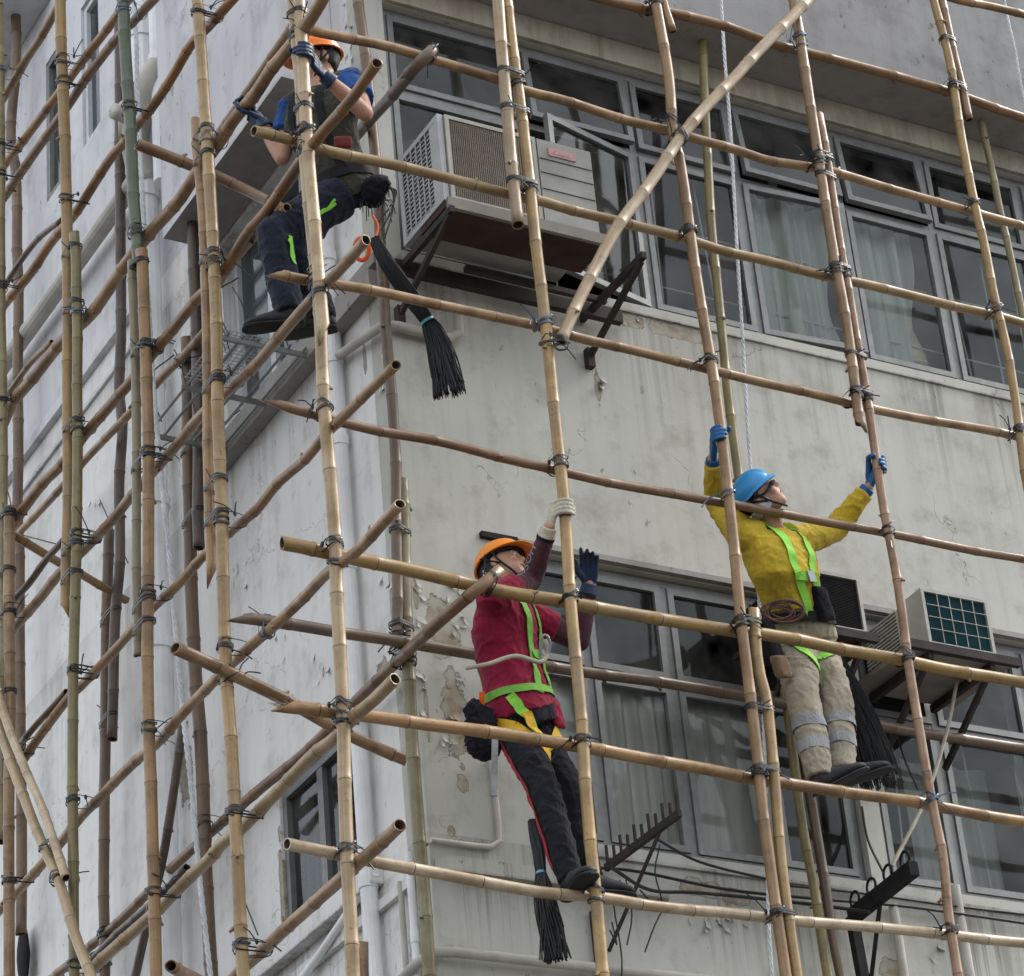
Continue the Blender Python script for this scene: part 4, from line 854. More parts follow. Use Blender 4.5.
rope('rope', 'thin white rope at the top right corner', [at(*q, y=-.45) for q in ((1001,-20),(1007,15),(1015,50),(1020,80),(1026,110),(1040,190))], .008, M['rope'], .04)
mb = MB(); mb.tube(catmull([at(958,676,y=-.3), at(946,735,y=-.32), at(925,800,y=-.36), at(892,866,y=-.42)], .05), .010, 7); tag(mb.build('cord', M['ropet']), 'straight tan cord stretched between the right air conditioner shelf and the ringed bracket', 'cord')

# ------------------------------------------------------------------ air conditioners
AC = thing('air_conditioner', (.45, -.4, 10.04), 'large window air conditioner with brown mesh front, slatted white side and faded red label', 'air conditioner')
x0, x1, yf, yb, z0, z1 = .055, .89, -.60, -.16, 10.06, 10.575
mb = MB(); mb.box((x0, yf+.01, z0), (x1, yb, z1)); mb.box((x0+.52, yf-.012, z0+.004), (x1-.006, yf+.008, z1-.01)); mb.build('casing', M['casing'], AC)
mb = MB(); mb.box((x0+.03, yf+.004, z0+.02), (x0+.505, yf+.0095, z1-.03)); mb.build('mesh_back', M['dark'], AC)
mb = MB()
for i in range(40): z = z0+.025+i*(z1-z0-.06)/39; mb.box((x0+.03, yf-.001, z-.0026), (x0+.505, yf+.003, z+.0026))
for i in range(44): x = x0+.03+i*.475/43; mb.box((x-.0026, yf-.005, z0+.02), (x+.0026, yf-.0015, z1-.03))
mb.build('front_mesh', M['grille'], AC)
mb = MB(); frame_rect(mb, PX, x0+.005, x0+.515, z0+.003, z1-.003, .022, yf-.008, yf+.0085); mb.build('front_frame', M['cream'], AC)
mb = MB()
for z in (z0+.10, z0+.20, z0+.30, z0+.385): mb.box((x0+.525, yf-.0145, z), (x1-.01, yf-.0125, z+.005))
mb.build('panel_lines', M['dark'], AC)
mb = MB(); mb.box((x0+.58, yf-.0175, z1-.100), (x0+.735, yf-.0125, z1-.052)); lab = mb.build('badge', M['redlab'], AC)
cu = bpy.data.curves.new('badge_text', 'FONT'); cu.body = 'General'; cu.size = .034; cu.extrude = .0008; cu.align_x = 'CENTER'
tmp = bpy.data.objects.new('t', cu); COL.objects.link(tmp); bpy.context.view_layer.update()
me = bpy.data.meshes.new_from_object(tmp.evaluated_get(bpy.context.evaluated_depsgraph_get())); bpy.data.objects.remove(tmp)
me.transform(Matrix.Translation(V((x0+.657, yf-.0188, z1-.087))-parent_origin(AC))@Matrix.Rotation(math.pi/2, 4, 'X')); me.materials.clear(); me.materials.append(M['whitelab'])
to = bpy.data.objects.new('lettering', me); COL.objects.link(to); to.parent = lab
mb = MB(); mb.box((x0-.012, yf+.10, z0+.02), (x0-.002, yb, z1-.03)); mb.build('side_back', M['dark'], AC)
mb = MB(); frame_rect(mb, PY, yf+.005, yb-.002, z0, z1, .03, x0-.03, x0-.001); mb.box((x0-.028, yf+.035, z0+.03), (x0-.001, yf+.10, z1-.03))
for i in range(18): z = z0+.042+i*.0262; mb.box((x0-.024, yf+.10, z), (x0-.016, yb-.03, z+.009))
for i in range(6): y = yf+.14+i*.052; mb.box((x0-.030, y, z0+.03), (x0-.0245, y+.007, z1-.03))
mb.build('side_grille', M['white'], AC)
SHf = thing('air_conditioner_shelf', (.45, 0, 10.0), 'rotten plywood shelf on rusty angle brackets under the big air conditioner', 'shelf')
mb = MB(); mb.box((.03, -.60, 10.02), (.93, -.33, 10.052)); mb.build('board', M['plyr'], SHf)
mb = MB(); mb.box((.03, -.625, 10.0), (.93, -.603, 10.062)); mb.build('front_rail', M['ply'], SHf)
for bx in (.045, 1.12):
    mb = MB(); mb.bar((bx, -.63, 9.99), (bx, -.002, 9.99), .028, .036); mb.build('bracket_arm', M['rust'], SHf)
    mb = MB(); mb.bar((bx, -.60, 9.972), (bx, -.03, 9.74), .024, .03); mb.bar((bx, -.032, 9.68), (bx, -.032, 9.79), .04, .04); mb.build('bracket_brace', M['rust'], SHf)
mb = MB(); mb.bar((.0, -.09, 9.985), (1.3, -.09, 9.985), .04, .07); mb.bar((.35, -.18, 10.0), (1.16, -.18, 10.0), .03, .03); mb.build('cross_rail', M['rust'], SHf)

def win_ac(label, tl, br, yf, yb, front):
    p, q = at(*tl, y=yf), at(*br, y=yf); x0, x1, z1, z0 = p.x, q.x, p.z, q.z
    A = thing('air_conditioner', ((x0+x1)/2, yb, z0), label, 'air conditioner')
    mb = MB(); mb.box((x0, yf+.012, z0), (x1, yf+.17, z1)); mb.build('casing', M['cream'], A)
    mb = MB(); mb.box((x0+.02, yf+.172, z0+.01), (x1-.02, yb, z1-.02)); mb.build('rear_body', M['blk'], A)
    mb = MB(); frame_rect(mb, PX, x0-.002, x1+.002, z0-.002, z1+.002, .018, yf-.004, yf+.011); mb.build('front_frame', M['cream'], A)
    mb = MB(); mb.box((x0+.02, yf+.006, z0+.02), (x1-.02, yf+.0115, z1-.02)); mb.build('coil', M['teal' if front == 'fan' else 'blk'], A)
    mb = MB()
    if front == 'fan':
        for i in range(1, 5): x = x0+.02+(x1-x0-.04)*i/5; mb.tube([(x, yf-.004, z0+.02), (x, yf-.004, z1-.02)], .0021, 5)
        for i in range(1, 4): z = z0+.02+(z1-z0-.04)*i/4; mb.tube([(x0+.02, yf-.006, z), (x1-.02, yf-.006, z)], .0021, 5)
        mb.build('wire_guard', M['cream'], A)
    else:
        for i in range(30): z = z0+.03+(z1-z0-.06)*i/29; mb.box((x0+.02, yf+.001, z), (x1-.02, yf+.0045, z+.003))
        mb.build('front_mesh', M['blk'], A)
    if front == 'fan':
        mb = MB(); sd0, sd1 = yf+.21, -.02; mb.box((x0+.012, sd0-.02, z0+.01), (x0+.0195, -.01, z1-.03)); mb.box((x0-.012, sd0-.02, z0+.01), (x0+.012, sd0, z1-.03))
        for i in range(14): z = z0+.03+(z1-z0-.06)*i/13; mb.box((x0-.010, sd0, z), (x0+.011, sd1, z+.008))
        mb.build('side_louvre', M['cream'], A)
    return A, (x0, x1, z0, z1)
A2, bx2 = win_ac('small cream air conditioner with a wire guard over teal fins, above the right window', (920, 588), (996, 656), -.52, .04, 'fan')
A1, bx1 = win_ac('air conditioner with a dark mesh front in a white frame, directly behind the yellow-shirted worker', (790, 565), (867, 634), -.42, .04, 'mesh')
for (bx, yy, lab, mt) in ((bx2, -.52, 'grey board shelf on angle brackets under the right air conditioner', 'ply'), (bx1, -.42, 'brown board shelf under the dark air conditioner behind the yellow-shirted worker', 'plyr')):
    T_ = thing('air_conditioner_shelf', ((bx[0]+bx[1])/2, 0, bx[2]-.05), lab, 'shelf'); e_ = .10 if mt == 'ply' else .02
    mb = MB(); mb.box((bx[0]-.12, yy+.03, bx[2]-.035), (bx[1]+e_, -.01, bx[2]-.008)); mb.build('board', M[mt], T_)
    mb = MB(); mb.bar((bx[0]-.14, yy-.01, bx[2]-.025), (bx[1]+e_+.03, yy-.01, bx[2]-.025), .03, .045); mb.build('front_rail', M['rust'], T_)
    for x in (bx[0]+.0, bx[1]-.03):
        mb = MB(); mb.bar((x, yy, bx[2]-.06), (x, -.002, bx[2]-.06), .03, .04); mb.build('bracket_arm', M['rust'], T_)
        mb = MB(); mb.bar((x, yy+.04, bx[2]-.08), (x, -.02, bx[2]-.40), .022, .03); mb.build('bracket_brace', M['rust'], T_)

# ------------------------------------------------------------------ brackets with cables
RB = thing('cable_bracket', tuple(at(598, 870, y=-.02)), 'rusty toothed steel cable bracket sticking out below the curtained window', 'bracket')
p, q = at(604, 876, y=-.02), at(681, 812, y=-.02); q = at(681, 812, x=p.x+.02) if False else q
q = V((p.x+.0, -.62, 0)); 
p0 = at(606, 868, y=-.03); q0 = V((p0.x+.03, -.66, p0.z+.03))
def solve_y(px, py, z):    # point at that pixel on the height z
    return at(px, py, z=z)
q0 = solve_y(680, 813, p0.z+.05)
mb = MB(); mb.bar(p0, q0, .022, .036); mb.build('arm', M['rust'], RB)
d = (q0-p0)
for i in range(11):
    t = .03+i*.095; c = p0+d*t; mb = MB(); hh = .09 if i % 2 == 0 else .065; mb.bar(c+V((0, 0, .015)), c+V((0, 0, .015+hh)), .010, .012); mb.build('tooth', M['rust'], RB)
mb = MB(); mb.bar(p0+d*.72-V((0, 0, .02)), V((p0.x-.02, -.01, p0.z-.40)), .013, .013); mb.build('brace', M['rust'], RB)
RC = thing('cable_bracket', tuple(at(850, 915, y=-.02)), 'black cable bracket with a row of rings below the right window', 'bracket')
p0 = at(852, 917, y=-.10); q0 = solve_y(914, 868, p0.z+.02)
mb = MB(); mb.bar(p0, q0, .05, .07); mb.build('arm', M['blk'], RC); d = q0-p0
for i in range(4):
    c = p0+d*(.08+i*.27)+V((0, 0, .07)); mb = MB(); dn_ = d.normalized(); sd_ = dn_.cross(V((0, 0, 1))).normalized()
    mb.tube([c+(dn_*math.cos(k*math.pi/8)+V((0, 0, 1))*math.sin(k*math.pi/8))*.038 for k in range(16)], .007, 6, closed=True); mb.build('ring', M['blk'], RC)
mb = MB(); mb.bar(p0+V((.0, 0, .0)), (p0.x+.02, p0.y, p0.z-.55), .05, .04); mb.build('post', M['blk'], RC)
mb = MB(); mb.bar(p0+d*.45-V((0, 0, .03)), (p0.x+.04, p0.y, p0.z-.36), .016, .016); mb.build('brace', M['blk'], RC)
# laundry rack on the side wall
RK = thing('drying_rack', (-.3, 1.2, 9.95), 'steel wire drying rack hanging outside the side window under the olive-shirted worker', 'rack')
for i in range(6):
    mb = MB(); x = -.10-.085*i; mb.tube([(x, .72, 9.97), (x, 1.78, 9.97)], .008, 6); mb.build('rod', M['alu'], RK)
for y in (.75, 1.25, 1.75): mb = MB(); mb.bar((0, y, 9.945), (-.56, y, 9.945), .018, .026); mb.build('arm', M['alu'], RK)
mb = MB()
for i in range(10): x = -.30-.028*i; mb.tube([(x, .74, 9.99), (x, 1.22, 9.985)], .0028, 4)
for i in range(16): y = .74+.032*i; mb.tube([(-.30, y, 9.992), (-.555, y, 9.992)], .0028, 4)
mb.build('wire_tray', M['white'], RK)
r = random.Random(5)
for i in range(7):
    a0 = V((-.1-r.random()*.4, .8+r.random()*1.0, 9.99)); mb = MB(); mb.tube(catmull([a0, a0+V((-.05, .05, .25+.1*r.random())), a0+V((.1*r.uniform(-1, 1), .2*r.uniform(-1, 1), .45))], .05), .004, 4); mb.build('loose_wire', M['cable'], RK)
# rag on the wall lower left
mb = MB(); c = at(28, 958, x=-.03); r = random.Random(9)
for j in range(7):
    for i in range(9):
        t = j/6; an = 2*math.pi*i/8; w_ = .07*math.sin(math.pi*(.12+.80*t))+.01; mb.v.append(c+V((-.03+math.sin(an)*w_*.35, math.cos(an)*w_*1.1, .20-.40*t))+V((0, r.uniform(-.01, .01), 0)))
for j in range(6):
    for i in range(8): k = j*9+i; mb.f.append((k, k+1, k+10, k+9)); mb.mi.append(0)
tag(mb.build('rag', M['blk'], smooth=True), 'dark rag hooked on the side wall at the lower left corner', 'rag')
#PEOPLE
# ------------------------------------------------------------------ people
def cdir(r, u, t): return (RT*r-DN*u-FW*t).normalized()
def ball(b, c, r, ax=None, n=12):
    """ellipsoid: r scalar or three radii along the axes ax"""
    c = V(c); rs = (r, r, r) if not hasattr(r, '__len__') else r; ax = ax or (V((1, 0, 0)), V((0, 1, 0)), V((0, 0, 1)))
    base = len(b.v); m_ = n//2+2
    for j in range(1, m_):
        th = math.pi*j/m_
        for i in range(n):
            ph = 2*math.pi*i/n; b.v.append(c+ax[0]*(rs[0]*math.sin(th)*math.cos(ph))+ax[1]*(rs[1]*math.sin(th)*math.sin(ph))+ax[2]*(rs[2]*math.cos(th)))
    t0 = len(b.v); b.v.append(c+ax[2]*rs[2]); b.v.append(c-ax[2]*rs[2])
    for j in range(m_-2):
        for i in range(n): k = (i+1) % n; b.f.append((base+j*n+i, base+(j+1)*n+i, base+(j+1)*n+k, base+j*n+k)); b.mi.append(0)
    for i in range(n):
        k = (i+1) % n; b.f.append((t0, base+i, base+k)); b.mi.append(0); b.f.append((t0+1, base+(m_-2)*n+k, base+(m_-2)*n+i)); b.mi.append(0)
def limb(b, pts, rs, n=12, ends=True):
    pts = [V(p) for p in pts]; q = []; rr = []
    for i in range(len(pts)-1):
        for k in range(6): t = k/6; q.append(pts[i].lerp(pts[i+1], t)); rr.append(rs[i]+(rs[i+1]-rs[i])*(t*t*(3-2*t)))
    q.append(pts[-1]); rr.append(rs[-1]); b.tube(q, rr, n)
    for i, (p, r_) in enumerate(zip(pts, rs)):
        if ends or 0 < i < len(pts)-1: ball(b, p, r_*.99)
def loft(b, secs, n=20):
    """closed loft of elliptical sections (centre, side axis, front axis, half width, half depth)"""
    base = len(b.v)
    for (c, sx, fy, a_, d_) in secs:
        for k in range(n):
            an = 2*math.pi*k/n; ca, sa = math.cos(an), math.sin(an)
            b.v.append(V(c)+sx*(a_*abs(ca)**.85*(1 if ca > 0 else -1))+fy*(d_*abs(sa)**.9*(1 if sa > 0 else -1)))
    for j in range(len(secs)-1):
        for k in range(n): l = (k+1) % n; b.f.append((base+j*n+k, base+j*n+l, base+(j+1)*n+l, base+(j+1)*n+k)); b.mi.append(0)
    b.f.append(tuple(base+k for k in reversed(range(n)))); b.mi.append(0); b.f.append(tuple(base+(len(secs)-1)*n+k for k in range(n))); b.mi.append(0)
def fuse(name, b, mat, parent, vox=.009, smooth=4, wr=0, wf=9, seed=0, sm_fac=.5):
    """union of the overlapping closed pieces as one continuous skin, smoothed, with folds"""
    o = b.build(name+'_raw', mat, parent, fix=True)
    md = o.modifiers.new('r', 'REMESH'); md.mode = 'VOXEL'; md.voxel_size = vox; md.use_smooth_shade = True
    ms = o.modifiers.new('s', 'SMOOTH'); ms.iterations = smooth; ms.factor = sm_fac
    bpy.context.view_layer.update(); dg = bpy.context.evaluated_depsgraph_get(); me = bpy.data.meshes.new_from_object(o.evaluated_get(dg))
    bpy.data.objects.remove(o)
    if wr:
        me.update(); n = len(me.vertices); no = [v.normal.copy() for v in me.vertices]; off = V((seed*3.1, seed*1.7, seed*.9))
        for i, v in enumerate(me.vertices):
            p = v.co*wf+off; p2 = V((p.x+.5*p.z, p.y, p.z*1.5+.6*p.x))
            q2 = V((p2.x+noise.noise(p*.7)*1.2, p2.y+noise.noise(p*.7+off)*1.2, p2.z)); a_ = max(0, 1-abs(noise.noise(q2))*4.2)**1.3; a2 = max(0, 1-abs(noise.noise(q2*1.9+off))*4.0); c_ = noise.noise(p*.8)
            v.co = v.co+no[i]*(wr*max(-.18, a_*.8+a2*.35+c_*.3-.30))
    if not me.materials: me.materials.append(mat)
    me.polygons.foreach_set('use_smooth', [True]*len(me.polygons)); me.name = name
    r_ = bpy.data.objects.new(name, me); COL.objects.link(r_); r_.parent = parent; return r_
def bvh_of(objs):
    vs, fs = [], []
    for o in objs:
        og = parent_origin(o.parent); k = len(vs); vs += [tuple(v.co+og) for v in o.data.vertices]; fs += [tuple(i+k for i in p.vertices) for p in o.data.polygons]
    return BVHTree.FromPolygons(vs, fs)
def strap(name, pts, w_, mat, parent, bvh, off=.006, closed=False, axis=None):
    """webbing laid on the clothes along the points"""
    pts = catmull(pts+([pts[0]] if closed else []), .012); P_, N_ = [], []
    for p in pts:
        h = None
        if axis is not None:
            q_ = axis[0]+axis[1]*(p-axis[0]).dot(axis[1]); h = bvh.ray_cast(q_, (p-q_).normalized())
            if h[0] is None: h = None
            elif (h[0]-q_).length > .118: h = (q_+(p-q_).normalized()*.108, (p-q_).normalized())
        if h is None: h = bvh.find_nearest(p)
        nn = h[1]; d = (p-h[0]); nn = nn if nn.dot(d) >= 0 or d.length < .02 else nn; P_.append(h[0]); N_.append(nn)
    for _ in range(3):
        P_ = [P_[0]]+[(P_[i-1]+P_[i]*2+P_[i+1])/4 for i in range(1, len(P_)-1)]+[P_[-1]]; N_ = [N_[0]]+[(N_[i-1]+N_[i]*2+N_[i+1]).normalized() for i in range(1, len(N_)-1)]+[N_[-1]]
    b = MB()
    for i in range(len(P_)):
        d = (P_[min(i+1, len(P_)-1)]-P_[max(i-1, 0)]).normalized(); s_ = d.cross(N_[i]).normalized(); c = P_[i]+N_[i]*off
        for (x, y) in ((-.5, 0), (.5, 0), (.5, 1), (-.5, 1)): b.v.append(c+s_*(w_*x)+N_[i]*(.003*y))
    for i in range(len(P_)-1):
        for k in range(4): l = (k+1) % 4; b.f.append((4*i+k, 4*i+l, 4*i+4+l, 4*i+4+k)); b.mi.append(0)
    b.f.append((0, 1, 2, 3)); b.mi.append(0); n_ = 4*(len(P_)-1); b.f.append((n_, n_+1, n_+2, n_+3)); b.mi.append(0)
    return b.build(name, mat, parent)
def grip(b, wr, pp, ax, front, r, k=1.0, sc=1.0):
    """palm, four fingers and a thumb closed round a pole; front = the way the fingers pass"""
    ax = ax.normalized(); w_ = (wr-pp); w_ = (w_-ax*w_.dot(ax)).normalized(); u = (front-ax*front.dot(ax)); u = (u-w_*u.dot(w_)).normalized()
    if ax.dot(V((0, 0, 1))) < 0 and abs(ax.z) > .5: ax = -ax
    kn = pp+w_*(r+.020)+u*.018                       # knuckle line
    ph = [wr, wr.lerp(kn, .35), wr.lerp(kn, .7), kn]
    for i, p in enumerate(ph[:-1]):
        q = ph[i+1]
        for s_ in (-1.5, -.5, .5, 1.5):
            wd = (.008, .013, .019, .021)[i]; wd2 = (.008, .013, .019, .021)[i+1]
            limb(b, [p+ax*s_*wd, q+ax*s_*wd2], [.016*k, .0145*k], 8)
    for i in range(4):
        o_ = ax*((i-1.5)*.0205); ln = (2.55, 2.95, 2.9, 2.3)[i]; fr = (.0092, .0098, .0098, .0105)[i]*k; pts = []
        for j in range(6):
            t = j/5; an = .45+t*ln; rad = r+.0105+(.004 if j == 0 else 0); pts.append(pp+o_+(w_*math.cos(an)+u*math.sin(an))*rad)
        limb(b, [kn+o_*.98]+pts, [fr*1.15]+[fr*(1.05-.04*j) for j in range(6)], 8)
    th = []
    for j in range(4):
        an = -.55-j*.55; th.append(pp+ax*(.045-.004*j)*1.0+(w_*math.cos(an)+u*math.sin(an))*(r+.012))
    limb(b, [wr.lerp(kn, .35)+ax*.022-u*.008]+th, [.015*k, .0135*k, .0125*k, .012*k, .0105*k], 8)
def open_hand(b, wr, up, side, nrm, k=1.0):
    """side points to the thumb, nrm out of the palm"""
    for i, s_ in enumerate((1.5, .5, -.5, -1.5)):
        limb(b, [wr+side*s_*.010, wr+up*.045+side*s_*.017, wr+up*.092+side*s_*.0205], [.017*k, .0155*k, .0125*k], 8)
        L = (.072, .080, .075, .058)[i]; cu = (.05, .35, .5, .6)[i]; p = wr+up*.092+side*s_*.0205; pts = [p]; d = (up+side*s_*.06).normalized()
        for j in range(3): d = (d+nrm*cu*(.5+.35*j)).normalized(); pts.append(pts[-1]+d*L*(.42, .33, .25)[j])
        limb(b, pts, [.011*k, .0104*k, .0096*k, .0082*k], 8)
    limb(b, [wr+up*.020+side*.020, wr+up*.050+side*.050+nrm*.012, wr+up*.082+side*.066+nrm*.018, wr+up*.110+side*.070+nrm*.020], [.018*k, .0145*k, .0125*k, .010*k], 8)
def shoe(name, an, d, up, parent):
    d = d.normalized(); up = (up-d*up.dot(d)).normalized(); s_ = d.cross(up); b = MB(); h = an-d*.055-up*.075; secs = []
    for (t, w_, ht) in ((-.012, .022, .03), (.0, .031, .062), (.03, .036, .085), (.06, .038, .095), (.10, .038, .085), (.14, .043, .066), (.19, .047, .052), (.235, .042, .042), (.262, .028, .030), (.272, .012, .018)): secs.append((h+d*t+up*(ht*.5+.008), s_, up, w_, ht*.5))
    loft(b, secs); limb(b, [an-up*.02, an+up*.045], [.044, .047])
    o = fuse(name, b, M['shoe'], parent, .007, 3, .0012, 20)
    b = MB(); secs = [(h+d*t+up*.004, s_, up, w_*1.07+.002, .009) for (t, w_) in ((-.014, .02), (0, .031), (.03, .036), (.09, .036), (.14, .042), (.19, .047), (.235, .043), (.262, .03), (.276, .010))]; loft(b, secs); b.build('sole', M['sole'], o).parent = o
    return o
def helmet(b_mat, head, up, f, parent, visor=.042, hk=1.0):
    s_ = f.cross(up).normalized(); b = MB(); n, m_ = 40, 12; c = head+up*.045
    def pt(ph, th, add):
        cf, sf = math.cos(ph), math.sin(ph); rs, rf, ru = .104*hk+add, .124*hk+add, .106*hk+add
        p = V((sf*math.sin(th)*rs, cf*math.sin(th)*rf, math.cos(th)*ru)); rdg = .005*max(0, 1-abs(p.x)/.016) if th < 1.35 else 0
        rdg += .003*max(0, 1-abs(abs(p.x)-.045)/.012) if th < 1.2 else 0
        return c+s_*p.x*(1+rdg*2)+f*p.y+up*(p.z+rdg*math.cos(th))+f*(rdg*cf*.6)
    rings = []
    for j in range(m_+1): th = math.pi/2*(j/m_)*1.04; rings.append([pt(2*math.pi*i/n, max(th, .001), 0) for i in range(n)])
    rim = []; rim2 = []
    for i in range(n):
        ph = 2*math.pi*i/n; cf, sf = math.cos(ph), math.sin(ph); ex = .010+visor*max(0, cf)**2.2; dr = -.006-.016*max(0, cf)**2
        rim.append(c+s_*sf*(.104*hk+ex*.8)+f*cf*(.124*hk+ex)+up*(dr-.004)); rim2.append(c+s_*sf*(.100*hk)+f*cf*(.120*hk)+up*(-.012))
    rings += [rim, [p-up*.003 for p in rim], rim2]
    for j in range(m_+1)[::-1]: th = math.pi/2*(j/m_); rings.append([pt(2*math.pi*i/n, max(th, .001), -.005) for i in range(n)])
    for rg in rings: b.v += rg
    for j in range(len(rings)-1):
        for i in range(n): k = (i+1) % n; b.f.append((j*n+i, j*n+k, (j+1)*n+k, (j+1)*n+i)); b.mi.append(0)
    o = b.build('helmet', b_mat, parent, smooth=True)
    st = MB()
    for sg in (1, -1):
        st.tube(catmull([c+s_*sg*.100-up*.01, head+s_*sg*.083-up*.04+f*.02, head+s_*sg*.06-up*.095+f*.045, head-up*.118+f*.055], .02), .0055, 6)
        st.tube(catmull([c+s_*sg*.098-up*.01-f*.06, head+s_*sg*.083-up*.04+f*.015], .02), .0045, 6)
    st.tube([c+(s_*math.cos(a_)*.088+f*math.sin(a_)*.104)-up*.012 for a_ in [i*math.pi/12 for i in range(24)]], .007, 6, closed=True)
    st.build('chin_strap', M['blk'], o)
    return o
def person(label, J, hf, hu, hands, feet, cloth):
    J = {k: V(v) for k, v in J.items()}; T_ = thing('person', tuple(J['pel']), label, 'person'); G = {}
    up = (J['neck']-J['pel']).normalized(); ss = (J['shB']-J['shA']).normalized(); sh = (J['hiB']-J['hiA']).normalized(); f = ss.cross(up).normalized(); fh = sh.cross(up).normalized()
    head = J['head']; hf = hf.normalized(); hu = (hu-hf*hu.dot(hf)).normalized(); hs_ = hf.cross(hu)
    hm = (J['hiA']+J['hiB'])/2
    b = MB()
    def torso(b, e, lo=-.04, hi=1.0):
        secs = []
        for (t, a_, d_) in ((-.12, .150, .115), (0, .158, .118), (.18, .150, .108), (.36, .142, .103), (.55, .158, .112), (.74, .172, .116), (.88, .160, .100), (.97, .105, .075), (1.04, .062, .060)):
            if not (lo <= t <= hi): continue
            c = J['pel'].lerp(J['chest'], t/.55) if t < .55 else J['chest'].lerp(J['neck'], (t-.55)/.45)
            s_ = sh.lerp(ss, max(0, min(1, t*1.3))).normalized(); g = s_.cross(up).normalized(); secs.append((c, s_, g, a_+e, d_+e))
        loft(b, secs)
    torso(b, -.012, -.2, 1.1)
    limb(b, [J['neck']-up*.03, head-hu*.05-hf*.015], [.060, .054])
    ball(b, head+hu*.028-hf*.008, (.076, .096, .100), (hs_, hf, hu), 16); ball(b, head+hf*.030-hu*.040, (.060, .062, .064), (hs_, hf, hu), 14)
    ball(b, head+hf*.058-hu*.082, (.030, .026, .026), (hs_, hf, hu), 10); ball(b, head+hf*.093-hu*.014, (.0135, .022, .017), (hs_, hf, hu), 8); limb(b, [head+hf*.085+hu*.022, head+hf*.100-hu*.012], [.009, .012], 8)
    for sg in (1, -1):
        ball(b, head+hs_*sg*.079-hf*.010-hu*.008, (.011, .020, .032), (hs_, hf, hu), 10); limb(b, [head+hs_*sg*.018+hf*.088+hu*.024, head+hs_*sg*.045+hf*.074+hu*.022], [.010, .009], 8); ball(b, head+hs_*sg*.040+hf*.066-hu*.020, .021, None, 10)
    for k in 'AB':
        limb(b, [J['neck'].lerp(J['sh'+k], .6), J['sh'+k], J['sh'+k].lerp(J['el'+k], .4), J['el'+k], J['el'+k].lerp(J['wr'+k], .35), J['wr'+k]], [.055, .057, .050, .040, .041, .028])
        limb(b, [J['hi'+k], J['hi'+k].lerp(J['kn'+k], .5), J['kn'+k], J['kn'+k].lerp(J['an'+k], .35), J['an'+k]], [.092, .078, .056, .055, .040])
        hands[k](b, J['wr'+k], .86)
    body = fuse('body', b, M['skin'], T_, .0075, 3)
    # face
    for sg in (1, -1):
        e = MB(); ball(e, head+hs_*sg*.031+hf*.081+hu*.006, (.015, .009, .0075), (hs_, hf, hu), 10); o = e.build('eye', M['eye'], T_, smooth=True)
        e = MB(); ball(e, head+hs_*sg*.031+hf*.0875+hu*.006, .0052, None, 8); e.build('pupil', M['hair'], o, smooth=True)
        e = MB(); limb(e, [head+hs_*sg*.015+hf*.094+hu*.030, head+hs_*sg*.048+hf*.080+hu*.031], [.0045, .0035], 6); e.build('eyebrow', M['hair'], T_, smooth=True)
    e = MB(); limb(e, [head-hs_*.022+hf*.083-hu*.052, head+hf*.092-hu*.050, head+hs_*.022+hf*.083-hu*.052], [.004, .0068, .004], 8); e.build('mouth', M['lips'], T_, smooth=True)
    e = MB(); ball(e, head+hu*.034-hf*.022, (.081, .094, .099), (hs_, hf, hu), 16); ball(e, head-hf*.055-hu*.01, (.066, .040, .055), (hs_, hf, hu), 12); fuse('hair', e, M['hair'], T_, .008, 2, .002, 40)
    cl = cloth; helmet(cl['helmet'], head, hu, hf, T_, cl.get('visor', .042), cl.get('hk', 1))
    # trousers
    b = MB(); torso(b, .016, -.2, .28)
    for k in 'AB': limb(b, [J['hi'+k], J['hi'+k].lerp(J['kn'+k], .5), J['kn'+k], J['kn'+k].lerp(J['an'+k], .45), J['an'+k]-(J['kn'+k]-J['an'+k]).normalized()*.012], [.108*cl.get('tw', 1), .095*cl.get('tw', 1), .080*cl.get('tw', 1), .076*cl.get('tw', 1), .066*cl.get('tw', 1)], ends=False)
    tr = fuse('trousers', b, M[cl['trousers']], T_, .009, 3, .0085, 8.5, 1)
    # shirt
    b = MB(); torso(b, .024, cl.get('hem', -.04), 1.0); loft(b, [(J['neck']-up*.05, ss, f, .10, .085), (J['neck']+up*.012, ss, f, .066, .066)])
    for k in 'AB':
        sl = cl['sleeve']; e0, e1 = J['sh'+k], J['el'+k]
        if sl == 'long': limb(b, [J['neck'].lerp(e0, .5), e0, e0.lerp(e1, .5), e1, e1.lerp(J['wr'+k], .5), J['wr'+k]+(e1-J['wr'+k])*.10], [.075, .080, .070, .062, .056, .046], ends=False)
        else: limb(b, [J['neck'].lerp(e0, .5), e0, e0.lerp(e1, .3), e0.lerp(e1, sl)], [.074, .078, .072, .070], ends=False)
        if sl != 'long' or True: ball(b, e0, .078)
    if cl.get('flap'): 
        for (o_, r_) in cl['flap']: loft(b, [(J['pel']+ss*o_[0]+f*o_[1]+up*o_[2], ss, f, r_, .03), (J['pel']+ss*o_[0]*1.25+f*o_[1]*1.2+up*(o_[2]-.13), ss, f, r_*.8, .02)])
    shirt = fuse('shirt', b, M[cl['shirt']], T_, .009, 3, .009, 9, 2)
    G.update(T=T_, J=J, up=up, ss=ss, f=f, head=head, hf=hf, hu=hu, hs=hs_, body=body, trousers=tr, shirt=shirt)
